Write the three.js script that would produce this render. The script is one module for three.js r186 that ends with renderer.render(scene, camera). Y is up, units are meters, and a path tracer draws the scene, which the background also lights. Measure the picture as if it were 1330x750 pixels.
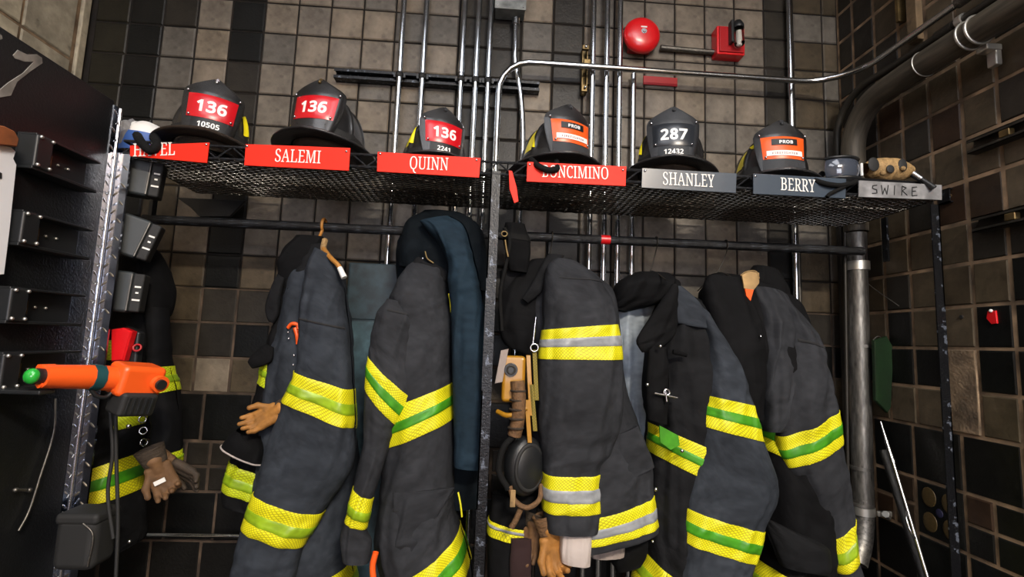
import * as THREE from 'three';
import { mergeGeometries, mergeVertices } from 'three/addons/utils/BufferGeometryUtils.js';
import { RoundedBoxGeometry } from 'three/addons/geometries/RoundedBoxGeometry.js';
import { ImprovedNoise } from 'three/addons/math/ImprovedNoise.js';
import { MarchingCubes } from 'three/addons/objects/MarchingCubes.js';
import { FontLoader } from 'three/addons/loaders/FontLoader.js';
import { TextGeometry } from 'three/addons/geometries/TextGeometry.js';
import { RectAreaLightUniformsLib } from 'three/addons/lights/RectAreaLightUniformsLib.js';

// ---------------------------------------------------------------- camera, lights, exposure
const scene = new THREE.Scene();
const camera = new THREE.PerspectiveCamera(61.03, 1330 / 750, 0.02, 60);
camera.position.set(0, 1.5, 1.985);
camera.rotation.set(0.10907, -0.05556, 0.03734, 'YXZ');
camera.updateMatrixWorld(true);
const renderer = new THREE.WebGLRenderer({ antialias: true });
renderer.toneMapping = THREE.LinearToneMapping;
renderer.toneMappingExposure = 1.0;
renderer.shadowMap.enabled = true;
RectAreaLightUniformsLib.init();
// ceiling fixture behind the photographer, then two panels added for streaks on the conduits: [x, y, z, along x, along z, intensity, colour]
const LAMPS = [
  [0.95, 3.62, 4.2, 1.0, 0.36, 345, '#fff3e2'],
  [-0.75, 3.62, 2.3, 0.9, 1.7, 2.6, '#f4f7ff'],
  [0.55, 3.62, 2.3, 0.9, 1.7, 2.6, '#f4f7ff'],
];
// unseen glowing bay door panes, added for fill and streaks on the pipes
const ADDED_DAY = { color: '#dfeaff', intensity: 3.6, x0: -.9, x1: 1.3, y0: .9, y1: 2.9 };

// ---------------------------------------------------------------- helpers
const V = (x, y, z) => new THREE.Vector3(x, y, z);
const lin = (r, g, b) => new THREE.Color().setRGB(r, g, b);
const FOC = 636.4;
function ray(px, py) { return V((px - 665) / FOC, (375 - py) / FOC, -1).applyQuaternion(camera.quaternion); }
function at(px, py, z = 0) { const d = ray(px, py); return camera.position.clone().addScaledVector(d, (z - camera.position.z) / d.z); }   // measured pixel -> point on the plane z
function atX(px, py, x) { const d = ray(px, py); return camera.position.clone().addScaledVector(d, x / d.x); }                              // ... on the plane x
let seed = 12345;
function rnd() { seed |= 0; seed = seed + 0x6D2B79F5 | 0; let t = Math.imul(seed ^ seed >>> 15, 1 | seed); t = t + Math.imul(t ^ t >>> 7, 61 | t) ^ t; return ((t ^ t >>> 14) >>> 0) / 4294967296; }
const NO = new ImprovedNoise();
const nz = (x, y = 0, z = 0) => NO.noise(x + 31.7, y + 17.3, z + 5.1);
const used = {};
function numbered(n) { const k = used[n] = (used[n] || 0) + 1; return k === 1 ? n : n + '_' + String(k - 1).padStart(3, '0'); }
function mk(name, geo, mat, parent) {
  const m = new THREE.Mesh(geo, mat); m.name = name; m.castShadow = m.receiveShadow = true; if (parent) parent.add(m); return m;
}
function thing(name, label, category, group) {
  const o = new THREE.Group(); o.name = numbered(name); scene.add(o);
  o.userData = { label, category }; if (group) o.userData.group = group; return o;
}
function one(name, label, category, geo, mat, group) { const m = mk(numbered(name), geo, mat, scene); m.userData = { label, category }; if (group) m.userData.group = group; return m; }
function rebase(o) {                      // move a group's origin to the base of what it holds
  o.updateMatrixWorld(true);
  const b = new THREE.Box3().setFromObject(o), c = V((b.min.x + b.max.x) / 2, b.min.y, (b.min.z + b.max.z) / 2);
  const inv = o.quaternion.clone().invert(), d = c.clone().sub(o.position);
  o.position.copy(c); const ld = d.applyQuaternion(inv); for (const k of o.children) k.position.sub(ld);
  return o;
}
function struct(name, geo, mat) { const m = mk(name, geo, mat, scene); m.userData = { kind: 'structure' }; return m; }
function uvBox(g) {                       // uv in metres from the dominant axis of each face
  if (g.index) g = g.toNonIndexed();
  const p = g.attributes.position, n = g.attributes.normal, uv = new Float32Array(p.count * 2);
  for (let i = 0; i < p.count; i++) {
    const f = Math.floor(i / 3) * 3; let ax = 0, ay = 0, az = 0;
    for (let k = 0; k < 3; k++) { ax += n.getX(f + k); ay += n.getY(f + k); az += n.getZ(f + k); }
    ax = Math.abs(ax); ay = Math.abs(ay); az = Math.abs(az);
    const x = p.getX(i), y = p.getY(i), z = p.getZ(i);
    if (az >= ax && az >= ay) { uv[2 * i] = x; uv[2 * i + 1] = y; } else if (ax >= ay) { uv[2 * i] = z; uv[2 * i + 1] = y; } else { uv[2 * i] = x; uv[2 * i + 1] = z; }
  }
  g.setAttribute('uv', new THREE.BufferAttribute(uv, 2)); return g;
}
function box(w, h, d, x = 0, y = 0, z = 0, r = 0) {
  const g = r > 0 ? new RoundedBoxGeometry(w, h, d, 2, r) : new THREE.BoxGeometry(w, h, d);
  g.translate(x, y, z); return uvBox(g);
}
function boxMM(x0, x1, y0, y1, z0, z1, r = 0) { return box(x1 - x0, y1 - y0, z1 - z0, (x0 + x1) / 2, (y0 + y1) / 2, (z0 + z1) / 2, r); }
function merge(list) { return mergeGeometries(list.map(g => { g = g.index ? g.toNonIndexed() : g; for (const k of Object.keys(g.attributes)) if (!['position', 'normal', 'uv'].includes(k)) g.deleteAttribute(k); return g; })); }
function cyl(a, b, r, r2 = r, n = 14) {
  const d = b.clone().sub(a), L = d.length(); const g = new THREE.CylinderGeometry(r2, r, L, n);
  g.applyQuaternion(new THREE.Quaternion().setFromUnitVectors(V(0, 1, 0), d.normalize())); g.translate((a.x + b.x) / 2, (a.y + b.y) / 2, (a.z + b.z) / 2); return g;
}
class Fillet extends THREE.CurvePath { }
function bentPath(pts, R) {              // straight runs joined by rounded bends
  const path = new THREE.CurvePath(); let prev = pts[0];
  for (let i = 1; i < pts.length - 1; i++) {
    const p = pts[i], r = Array.isArray(R) ? R[i - 1] : R, a = pts[i - 1].clone().sub(p).normalize(), b = pts[i + 1].clone().sub(p).normalize();
    const s = p.clone().addScaledVector(a, r), e = p.clone().addScaledVector(b, r);
    path.add(new THREE.LineCurve3(prev, s));
    path.add(new THREE.CubicBezierCurve3(s, s.clone().addScaledVector(a, -r * .55), e.clone().addScaledVector(b, -r * .55), e)); prev = e;
  }
  path.add(new THREE.LineCurve3(prev, pts[pts.length - 1])); return path;
}
function tube(curve, r, seg = 60, n = 12) { return new THREE.TubeGeometry(curve, seg, r, n, false); }
function spline(pts, r, seg = 40, n = 8) { return tube(new THREE.CatmullRomCurve3(pts), r, seg, n); }
function ring(center, axis, R, r, arc = Math.PI * 2) { const g = new THREE.TorusGeometry(R, r, 8, 28, arc); g.applyQuaternion(new THREE.Quaternion().setFromUnitVectors(V(0, 0, 1), axis.clone().normalize())); g.translate(center.x, center.y, center.z); return g; }
function ball(p, r, sy = 1) { const g = new THREE.SphereGeometry(r, 12, 8); g.scale(1, sy, 1); g.translate(p.x, p.y, p.z); return g; }
function plateGeo(pts, thick) {          // flat polygon (3-D corner points, roughly planar) with thickness
  const n = V(0, 0, 0); for (let i = 0; i < pts.length; i++) { const a = pts[i], b = pts[(i + 1) % pts.length]; n.x += (a.y - b.y) * (a.z + b.z); n.y += (a.z - b.z) * (a.x + b.x); n.z += (a.x - b.x) * (a.y + b.y); } n.normalize();
  let ex = Math.abs(n.y) > .8 ? V(1, 0, 0) : V(0, 1, 0).cross(n); ex.addScaledVector(n, -ex.dot(n)).normalize(); const ey = n.clone().cross(ex);
  const s = new THREE.Shape(pts.map(p => new THREE.Vector2(p.clone().sub(pts[0]).dot(ex), p.clone().sub(pts[0]).dot(ey))));
  const g = new THREE.ExtrudeGeometry(s, { depth: thick, bevelEnabled: true, bevelThickness: thick * .25, bevelSize: thick * .2, bevelSegments: 1, curveSegments: 4 });
  g.applyMatrix4(new THREE.Matrix4().makeBasis(ex, ey, n).setPosition(pts[0])); return g;
}

// ---------------------------------------------------------------- textures (tileable noise)
function hash2(x, y, s) { let h = Math.imul(x, 374761393) + Math.imul(y, 668265263) + Math.imul(s, 974711); h = Math.imul(h ^ h >>> 13, 1274126177); return ((h ^ h >>> 16) >>> 0) / 4294967296; }
function vnoise(x, y, per, s) { const xi = Math.floor(x), yi = Math.floor(y), fx = x - xi, fy = y - yi, u = fx * fx * (3 - 2 * fx), v = fy * fy * (3 - 2 * fy), w = (a, b) => hash2(((a % per) + per) % per, ((b % per) + per) % per, s); return (w(xi, yi) * (1 - u) + w(xi + 1, yi) * u) * (1 - v) + (w(xi, yi + 1) * (1 - u) + w(xi + 1, yi + 1) * u) * v; }
function fbm(u, v, base, oct, s, gain = .5) { let a = 0, amp = 1, tot = 0, f = base; for (let o = 0; o < oct; o++) { a += amp * vnoise(u * f, v * f, f, s + o); tot += amp; amp *= gain; f *= 2; } return a / tot; }
function dataTex(n, fn, srgb, size = 1) {        // size: metres covered by one repeat
  const d = new Uint8Array(n * n * 4);
  for (let y = 0; y < n; y++) for (let x = 0; x < n; x++) { const c = fn(x / n, y / n, x, y), i = 4 * (y * n + x); for (let k = 0; k < 3; k++) d[i + k] = Math.max(0, Math.min(255, 255 * (Array.isArray(c) ? c[k] : c))); d[i + 3] = 255; }
  const t = new THREE.DataTexture(d, n, n); t.wrapS = t.wrapT = THREE.RepeatWrapping; t.magFilter = THREE.LinearFilter; t.minFilter = THREE.LinearMipmapLinearFilter; t.generateMipmaps = true;
  if (srgb) t.colorSpace = THREE.SRGBColorSpace; t.repeat.set(1 / size, 1 / size); t.needsUpdate = true; return t;
}
const clothBump = dataTex(512, (u, v) => { const a = fbm(u, v, 5, 5, 11), b = Math.abs(fbm(u, v, 9, 4, 41) - .5) * 2; return .55 * a + .35 * (1 - b) + .1 * (((Math.floor(u * 512) + Math.floor(v * 512)) & 1)); }, false, .45);
const clothCol = dataTex(512, (u, v) => { const a = fbm(u, v, 6, 5, 21), s = fbm(u, v, 40, 2, 77), k = .80 + .26 * (a - .5) * 2 * .6 + .18 * (s - .5); return [k, k, k * 1.01]; }, true, .6);
const tileCol = dataTex(512, (u, v) => { const a = fbm(u, v, 7, 5, 3), b = fbm(u, v, 30, 3, 9), st = Math.max(0, fbm(u * 1, v, 14, 4, 29) - .66) * 1.6; const k = .86 + .34 * (a - .5) + .16 * (b - .5) - st * .6; return [k, k * .985, k * .96]; }, true, .5);
const tileBump = dataTex(256, (u, v) => .6 * fbm(u, v, 8, 4, 61) + .4 * fbm(u, v, 50, 2, 62), false, .3);
const groutCol = dataTex(256, (u, v) => { const a = fbm(u, v, 10, 5, 73); const k = .55 + .75 * (a - .35); return [k, k * .93, k * .86]; }, true, .6);
const scuff = dataTex(512, (u, v) => { const a = fbm(u, v, 8, 5, 83), b = fbm(u, v, 60, 2, 84); return .45 + .6 * (a - .4) + .25 * (b - .5); }, false, .25);
const chipCol = dataTex(512, (u, v) => { const a = fbm(u, v, 18, 5, 91), c = a > .72 ? 1 : a > .67 ? .35 : .0; return [.055 + .28 * c, .06 + .30 * c, .072 + .33 * c]; }, true, .3);
const leatherBump = dataTex(256, (u, v) => fbm(u, v, 40, 3, 101), false, .15);
const trimTex = dataTex(128, (u, v) => { const a = Math.abs(((u * 8 + v * 8) % 1) - .5), b = Math.abs(((u * 8 - v * 8 + 8) % 1) - .5); const d = Math.min(a, b) < .13 ? .76 : 1; const n = .97 + .06 * (fbm(u, v, 8, 3, 5) - .5); return [d * n, d * n, d * n * .9]; }, true, .072);
const tapeGrain = dataTex(256, (u, v) => { const a = fbm(u, v, 10, 4, 15); return .85 + .3 * (a - .5); }, true, .2);
const meshPipe = dataTex(256, (u, v) => { const a = fbm(u, v, 12, 4, 17), k = .72 + .5 * (a - .5); return [k, k * .97, k * .92]; }, true, .4);
function canvasTex(w, h, draw) { const c = document.createElement('canvas'); c.width = w; c.height = h; draw(c.getContext('2d'), w, h); const t = new THREE.CanvasTexture(c); t.colorSpace = THREE.SRGBColorSpace; return t; }

// ---------------------------------------------------------------- materials
const std = (c, rough, o = {}) => new THREE.MeshStandardMaterial({ color: c, roughness: rough, ...o });
const phys = (c, rough, o = {}) => new THREE.MeshPhysicalMaterial({ color: c, roughness: rough, ...o });
const tileMat = (r, g, b, rough = .45) => phys(lin(r, g, b), rough, { specularIntensity: .6, map: tileCol, bumpMap: tileBump, bumpScale: .0012 });
const TONE = {
  beige: [tileMat(.215, .185, .150), tileMat(.195, .172, .145), tileMat(.225, .190, .148), tileMat(.185, .165, .142)],
  grey: [tileMat(.135, .125, .112), tileMat(.15, .138, .122)],
  brown: [tileMat(.088, .070, .046), tileMat(.074, .058, .038), tileMat(.105, .084, .058)],
  dark: [tileMat(.026, .023, .019), tileMat(.034, .030, .024)],
  black: [tileMat(.006, .0068, .0068, .4), tileMat(.008, .008, .0075, .4)],
  olive: [tileMat(.018, .016, .010)],
  pale: [tileMat(.52, .47, .36, .55), tileMat(.46, .42, .33, .55)],
  rust: [tileMat(.045, .026, .016), tileMat(.036, .024, .016)],
};
const M = {
  groutDark: std(lin(.020, .016, .012), .95, { map: groutCol }),
  groutWarm: std(lin(.44, .35, .25), .95, { map: groutCol }),
  plaster: std(lin(.20, .19, .175), .9),
  concrete: std(lin(.09, .088, .085), .85, { map: groutCol }),
  patch: std(lin(.40, .33, .24), .9, { map: groutCol, bumpMap: tileBump, bumpScale: .003 }),
  emt: std(lin(.62, .65, .68), .36, { metalness: 1, roughnessMap: scuff }),
  emtDull: std(lin(.34, .34, .34), .5, { metalness: 1, map: meshPipe }),
  ironPipe: std(lin(.15, .135, .11), .6, { metalness: .2, map: meshPipe }),
  darkPipe: std(lin(.045, .042, .036), .5, { metalness: .3, map: meshPipe }),
  galv: std(lin(.36, .37, .38), .48, { metalness: .85, map: meshPipe }),
  clampSteel: std(lin(.55, .54, .50), .4, { metalness: .9 }),
  brass: std(lin(.36, .27, .13), .45, { metalness: .8, map: meshPipe }),
  blackPaint: std(lin(.006, .0064, .007), .36, { bumpMap: leatherBump, bumpScale: .0006 }),
  blackWorn: std(0xffffff, .38, { map: chipCol, metalness: .25, bumpMap: leatherBump, bumpScale: .0008 }),
  blackPlastic: std(lin(.011, .012, .013), .42),
  meshSteel: std(lin(.13, .125, .115), .45, { metalness: .9, roughnessMap: scuff }),
  boxFace: std(lin(.022, .027, .029), .5),
  blackRubber: std(lin(.012, .012, .012), .7),
  strap: phys(lin(.007, .007, .007), .85, { specularIntensity: .3, bumpMap: clothBump, bumpScale: .002 }),
  steel: std(lin(.62, .63, .65), .25, { metalness: 1 }),
  tread: std(lin(.42, .47, .58), .26, { metalness: 1, roughnessMap: scuff }),
  boxGrey: std(lin(.36, .42, .46), .45, { map: meshPipe }),
  redPaint: phys(lin(.66, .008, .012), .32, { clearcoat: .5, clearcoatRoughness: .2 }),
  redDeep: phys(lin(.36, .006, .010), .35, { clearcoat: .4 }),
  glass: phys(lin(.95, .92, .86), .05, { transmission: 1, thickness: 0.004, ior: 1.45 }),
  plateRed: phys(lin(.88, .026, .010), .55, { specularIntensity: .5 }),
  plateBlue: phys(lin(.045, .062, .085), .3, { clearcoat: .6, clearcoatRoughness: .25 }),
  white: std(lin(.78, .77, .74), .6),
  letter: std(lin(.85, .82, .76), .5),
  coat: phys(lin(.043, .051, .063), .85, { specularIntensity: .3, map: clothCol, bumpMap: clothBump, bumpScale: .006 }),
  coatWarm: phys(lin(.040, .0425, .048), .85, { specularIntensity: .3, map: clothCol, bumpMap: clothBump, bumpScale: .006 }),
  coatDark: phys(lin(.0125, .013, .0145), .85, { specularIntensity: .3, map: clothCol, bumpMap: clothBump, bumpScale: .006 }),
  coatBlack: phys(lin(.0055, .0056, .0064), .85, { specularIntensity: .3, map: clothCol, bumpMap: clothBump, bumpScale: .005 }),
  seam: std(lin(.012, .012, .013), .9),
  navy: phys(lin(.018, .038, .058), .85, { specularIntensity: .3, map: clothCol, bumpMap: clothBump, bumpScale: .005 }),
  navyShaded: phys(lin(.004, .008, .012), .85, { specularIntensity: .3, map: clothCol, bumpMap: clothBump, bumpScale: .005 }),  // navy with shade put into the colour, for hood and body
  lining: std(lin(.48, .55, .60), .8, { map: clothCol, bumpMap: clothBump, bumpScale: .006 }),
  yellow: std(lin(.88, .82, .010), .55, { map: trimTex }),
  lime: std(lin(.62, .72, .015), .55, { map: trimTex }),
  green: std(lin(.07, .36, .010), .5, { map: tapeGrain }),
  limeMid: std(lin(.36, .56, .015), .42, { map: tapeGrain }),
  silver: std(lin(.38, .40, .42), .42, { map: tapeGrain }),
  amber: std(lin(.24, .18, .01), .6, { map: trimTex }),
  knit: std(lin(.46, .40, .37), .95, { bumpMap: clothBump, bumpScale: .004 }),
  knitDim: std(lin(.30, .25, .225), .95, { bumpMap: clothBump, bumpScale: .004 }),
  helmet: phys(lin(.012, .012, .013), .33, { bumpMap: leatherBump, bumpScale: .0008, clearcoat: .6, clearcoatRoughness: .2 }),
  helmetGrey: phys(lin(.028, .031, .036), .42, { bumpMap: leatherBump, bumpScale: .0008, clearcoat: .2, clearcoatRoughness: .35 }),
  brimBrown: std(lin(.045, .026, .013), .6, { bumpMap: leatherBump, bumpScale: .002, map: tileCol }),
  earflap: std(lin(.045, .030, .018), .9, { bumpMap: clothBump, bumpScale: .004, map: tileCol }),
  yellowTape: std(lin(.82, .70, .01), .35),
  leather: std(lin(.18, .095, .040), .75, { bumpMap: clothBump, bumpScale: .004, map: tileCol }),
  tan: std(lin(.46, .30, .13), .75, { bumpMap: clothBump, bumpScale: .004, map: tileCol }),
  leatherDark: std(lin(.055, .038, .024), .8, { bumpMap: clothBump, bumpScale: .004, map: tileCol }),
  orangeLeather: std(lin(.42, .19, .04), .7, { bumpMap: clothBump, bumpScale: .004, map: tileCol }),
  orange: phys(lin(.86, .105, .012), .38, { clearcoat: .3, clearcoatRoughness: .3 }),
  orangeWood: std(lin(.55, .25, .05), .5, { map: tileCol }),
  teal: std(lin(.006, .055, .062), .55),
  greenLens: phys(lin(.02, .36, .04), .12, { clearcoat: 1 }),
  yellowPlastic: phys(lin(.36, .17, .008), .45, { clearcoat: .3 }),
  bluePanel: std(lin(.07, .15, .205), .5, { map: meshPipe }),
  bluePanelDark: std(lin(.035, .075, .11), .5, { map: meshPipe }),
  numberGrey: std(lin(.42, .42, .42), .5, { map: meshPipe }),
  paper: std(lin(.74, .75, .78), .85),
  cork: std(lin(.32, .10, .03), .7, { map: tileCol }),
  visor: phys(lin(.05, .06, .08), .12, { clearcoat: 1, clearcoatRoughness: .08 }),
  greenMetal: std(lin(.006, .030, .006), .5, { map: tileCol }),
  blueWhite: std(lin(.03, .10, .36), .55),
};

// ---------------------------------------------------------------- room
const XL = -1.672, XR = 1.538, H0 = 2.888, P = .1355, DADO = [1.262, 1.080, .988, .895, .718, .54, .36, .18, 0], CEIL = 3.7, REAR = 6.2;
const wallBack = struct('wall_back', boxMM(XL - .2, XR + .2, 0, CEIL, -.2, -.006), M.groutDark);
const wallRight = struct('wall_right', boxMM(XR + .0025, XR + .2, 0, CEIL, -.006, REAR), M.groutWarm);
const wallLeft = struct('wall_left', boxMM(XL - .2, XL - .006, 0, CEIL, -.006, REAR), M.groutWarm);
struct('wall_rear', boxMM(XL - .2, XR + .2, 0, CEIL, REAR, REAR + .2), M.plaster);
struct('floor', boxMM(XL - .2, XR + .2, -.2, 0, -.2, REAR + .2), M.concrete);
struct('ceiling', boxMM(XL - .2, XR + .2, CEIL, CEIL + .2, -.2, REAR + .2), M.plaster);
const LAMP_LABEL = ['white ceiling light fixture farthest from the coat rack', 'added wide cool panel for pipe streaks above the charger panel side', 'added wide cool panel for pipe streaks above the corner pipe side'];
LAMPS.forEach(([x, y, z, sx, sz, I, col], li) => {
  const L = thing('lamp_or_added_panel', LAMP_LABEL[li], 'ceiling light');
  mk('housing', boxMM(x - sx / 2 - .02, x + sx / 2 + .02, y + .006, CEIL, z - sz / 2 - .02, z + sz / 2 + .02, .006), M.white, L);
  const em = std('#ffffff', .5, { emissive: new THREE.Color(col), emissiveIntensity: Math.min(6, I) });
  mk('diffuser', boxMM(x - sx / 2, x + sx / 2, y, y + .005, z - sz / 2, z + sz / 2), em, L);
  const l = new THREE.RectAreaLight(new THREE.Color(col), I, sx, sz); l.position.set(x, y - .012, z); l.lookAt(x, y - 1, z); l.name = 'lamp_light'; l.castShadow = true; L.add(l); rebase(L);
});
{ const door = struct('door_1', boxMM(-1.45, 1.25, 0, 3.05, REAR - .06, REAR - .001), std(lin(.25, .03, .03), .5)); const { x0, x1, y0, y1 } = ADDED_DAY; const nx = 4, ny = 3, pw = (x1 - x0) / nx, ph = (y1 - y0) / ny; const em = std('#ffffff', .5, { emissive: new THREE.Color(ADDED_DAY.color), emissiveIntensity: 3 });  // unseen door, added with glowing panes to light the pipes and coats
  for (let i = 0; i < nx; i++) for (let j = 0; j < ny; j++) mk('added_glow_pane', boxMM(x0 + i * pw + .03, x0 + (i + 1) * pw - .03, y0 + j * ph + .03, y0 + (j + 1) * ph - .03, REAR - .07, REAR - .05), em, door);
  const l = new THREE.RectAreaLight(new THREE.Color(ADDED_DAY.color), ADDED_DAY.intensity, x1 - x0, y1 - y0); l.position.set((x0 + x1) / 2, (y0 + y1) / 2, REAR - .085); l.lookAt((x0 + x1) / 2, (y0 + y1) / 2, 0); l.castShadow = true; l.name = 'added_daylight'; scene.add(l); }
mk('mortar_bed', boxMM(XL, XR, 0, H0 - P * 9, -.007, -.0028), std(lin(.15, .12, .095), .95, { map: groutCol }), wallBack);
// tiles: one chamfered slab per tile, shared geometry per size
const tileGeoCache = {};
function tileGeo(w, h) {
  const k = w.toFixed(4) + '|' + h.toFixed(4); if (tileGeoCache[k]) return tileGeoCache[k];
  const c = .0045, d = .010, X = w / 2, Y = h / 2, x = X - c, y = Y - c, q = [];
  const quad = (a, b, e, f) => q.push(a, b, e, a, e, f);
  const F = [[-x, -y, 0], [x, -y, 0], [x, y, 0], [-x, y, 0]], Mi = [[-X, -Y, -c * .8], [X, -Y, -c * .8], [X, Y, -c * .8], [-X, Y, -c * .8]], B = Mi.map(v => [v[0], v[1], -d]);
  quad(...F); for (let i = 0; i < 4; i++) { const j = (i + 1) % 4; quad(F[i], Mi[i], Mi[j], F[j]); quad(Mi[i], B[i], B[j], Mi[j]); }
  const g = new THREE.BufferGeometry(); g.setAttribute('position', new THREE.Float32BufferAttribute(q.flat(), 3)); g.computeVertexNormals();
  const uv = []; for (const v of q) uv.push(v[0], v[1]); g.setAttribute('uv', new THREE.Float32BufferAttribute(uv, 2));
  const vs = []; for (let k2 = 0; k2 < 4; k2++) { const cl = g.clone(), u = cl.attributes.uv, ox = rnd(), oy = rnd(); for (let i = 0; i < u.count; i++) u.setXY(i, u.getX(i) + ox, u.getY(i) + oy); vs.push(cl); }
  return tileGeoCache[k] = vs;
}
const pick = a => a[Math.floor(rnd() * a.length)];
const restTiles = { back: {}, right: {} };
function tile(wall, cx, cy, w, h, tone, own, name = 'tile') {       // coordinates in the wall's plane
  const g = pick(tileGeo(w, h)), mat = pick(TONE[tone]), d = (rnd() - .5) * .0022, tx = (rnd() - .5) * .010, ty = (rnd() - .5) * .010;
  const m = new THREE.Matrix4(), e = new THREE.Euler();
  let pos;
  if (wall === wallBack) { e.set(tx, ty, 0); pos = V(cx, cy, d); }
  else if (wall === wallRight) { e.set(tx, -Math.PI / 2 + ty, 0, 'YXZ'); pos = V(XR - d, cy, cx); }
  else { e.set(tx, Math.PI / 2 + ty, 0, 'YXZ'); pos = V(XL + d, cy, cx); }
  if (own) { const t = mk(name, g, mat, wall); t.position.copy(pos); t.rotation.copy(e); return t; }
  m.makeRotationFromEuler(e).setPosition(pos); const gg = g.clone().applyMatrix4(m); const key = wall.name; (restTiles[key] ||= new Map()); const mp = restTiles[key]; if (!mp.has(mat)) mp.set(mat, []); mp.get(mat).push(gg);
}
const colX = c => -1.5141 + P * c, G = .007;
function backTone(c, r) {
  const k = hash2(c + 50, r + 50, 7);
  if (c <= -1) return 'olive'; if (c === 0) return r > 4 ? 'black' : 'black';
  if (c === 1) return r < 1 ? 'dark' : r < 5 ? 'grey' : 'brown';
  if (c === 3) return r <= 0 || r === 1 ? 'black' : r < 6 ? 'dark' : r < 9 ? 'black' : r === 11 ? 'beige' : 'dark';
  if (r === 10) return c === 2 ? 'dark' : 'black'; if (r === 9) return c === 2 ? 'brown' : 'dark';
  if (r === 11) return c === 2 ? 'brown' : k < .5 ? 'beige' : 'brown';
  if (c === 13 || c === 20) return r < 7 ? 'dark' : 'black';
  if (c === 10 || c === 11) return 'dark';  // shadow between the conduits, painted in as a dark tile tone
  if (c >= 21) return k < .5 ? 'brown' : 'grey';
  if (r >= 8) return k < .55 ? 'grey' : 'brown';
  return k < .85 ? 'beige' : 'grey';
}
for (let r = -6; r < 12; r++) for (let c = -2; c <= 22; c++) {
  let x0 = Math.max(colX(c), XL), x1 = Math.min(colX(c + 1), XR); if (x1 - x0 < .03) continue;
  const y1 = H0 - P * r, y0 = y1 - P;
  const seen = (r >= -1 && r <= 4) || (r >= 5 && r <= 6 && c < 3) || (r >= 7 && r <= 11 && c >= 1 && c <= 5) || (r >= 7 && r <= 9 && ((c >= 6 && c <= 8) || (c >= 12 && c <= 22))) || (r >= 10 && c >= 20);
  tile(wallBack, (x0 + x1) / 2, (y0 + y1) / 2, x1 - x0 - G, y1 - y0 - G, backTone(c, r), seen);
}
const DCOL = .1785;
for (let i = 0; i < DADO.length - 1; i++) {
  const y1 = DADO[i], y0 = DADO[i + 1], small = i === 1 || i === 2, off = i === 0 ? .1 : i === 3 ? .02 : .06;
  const step = small ? DCOL / 2 : DCOL;
  for (let x = XL - off; x < XR; x += step) { const a = Math.max(x, XL), b = Math.min(x + step, XR); if (b - a < .03) continue; tile(wallBack, (a + b) / 2, (y0 + y1) / 2, b - a - .008, y1 - y0 - .008, small ? 'dark' : 'black', i < 5 && x < -.75); }
  for (let z = -.07 + (small ? 0 : 0); z < 1.9; z += step) {
    const a = Math.max(z, 0), b = z + step; if (b - a < .02) continue;
    if (small && a > .27 && a < .45) { if (i === 1 && a < .30) flowerTile(a, a + DCOL, DADO[3], DADO[1]); continue; }
    tile(wallRight, (a + b) / 2, (y0 + y1) / 2, b - a - .009, y1 - y0 - .009, small ? (hash2(Math.round(a * 100), i, 3) < .4 ? 'rust' : 'black') : 'black', i < 5 && a < .75);
  }
}
function flowerTile(z0, z1, y0, y1) {                // patterned tile of the band: four-petalled flower
  const cy = (y0 + y1) / 2, cz = (z0 + z1) / 2;
  const t = tile(wallRight, cz, cy, z1 - z0 - .009, y1 - y0 - .009, 'black', true, 'flower_tile'); t.userData.label = 'dark tile with a four petalled ochre flower';
  const petal = std(lin(.085, .058, .022), .45, { map: tileCol });
  for (const [a, b] of [[-1, -1], [1, -1], [-1, 1], [1, 1]]) { const g = new THREE.SphereGeometry(.028, 14, 8); g.scale(1, 1.15, .07); g.translate(a * .037, b * .041, .0008); mk('petal', g, petal, t); }
  const g2 = new THREE.SphereGeometry(.014, 12, 8); g2.scale(1, 1, .1); g2.translate(0, 0, .001); mk('flower_center', g2, std(lin(.02, .02, .05), .4), t);
}
const zCols = [0, .0855]; while (zCols[zCols.length - 1] < 1.9) zCols.push(zCols[zCols.length - 1] + .1125);
for (let r = -6; r < 12; r++) for (let i = 0; i < zCols.length - 1; i++) {
  const a = zCols[i], b = zCols[i + 1], y1 = H0 - P * r, k = hash2(i + 3, r + 40, 19);
  if (i === 4 && (r === 10 || r === 11)) continue;          // the broken-out light patch
  let tone = k < .50 ? 'brown' : k < .72 ? 'dark' : k < .8 ? 'rust' : 'brown';
  if (i <= 1 && r < 5) tone = 'dark'; if (r === 9 && i === 2) tone = 'black'; if (r === 9 && i === 5) tone = 'black'; if (r === 10) tone = i === 5 ? 'black' : 'black'; if (r === 8 && i === 5) tone = 'brown'; if (r === 11) tone = 'brown'; if (i === 6 && r > 7 && r < 11) tone = 'black'; if (r === 7 && i >= 5) tone = 'dark';
  tile(wallRight, (a + b) / 2, y1 - P / 2, b - a - .009, P - .009, tone, r >= -1 && b < .95);
}
{ const g = boxMM(XR - .004, XR + .02, H0 - P * 12 + .004, H0 - P * 10 - .004, zCols[4] + .004, zCols[5] - .004, .004); const m = mk('mortar_patch', g, M.patch, wallRight); m.userData.label = 'pale rough mortar patch where tiles are missing'; }
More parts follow.
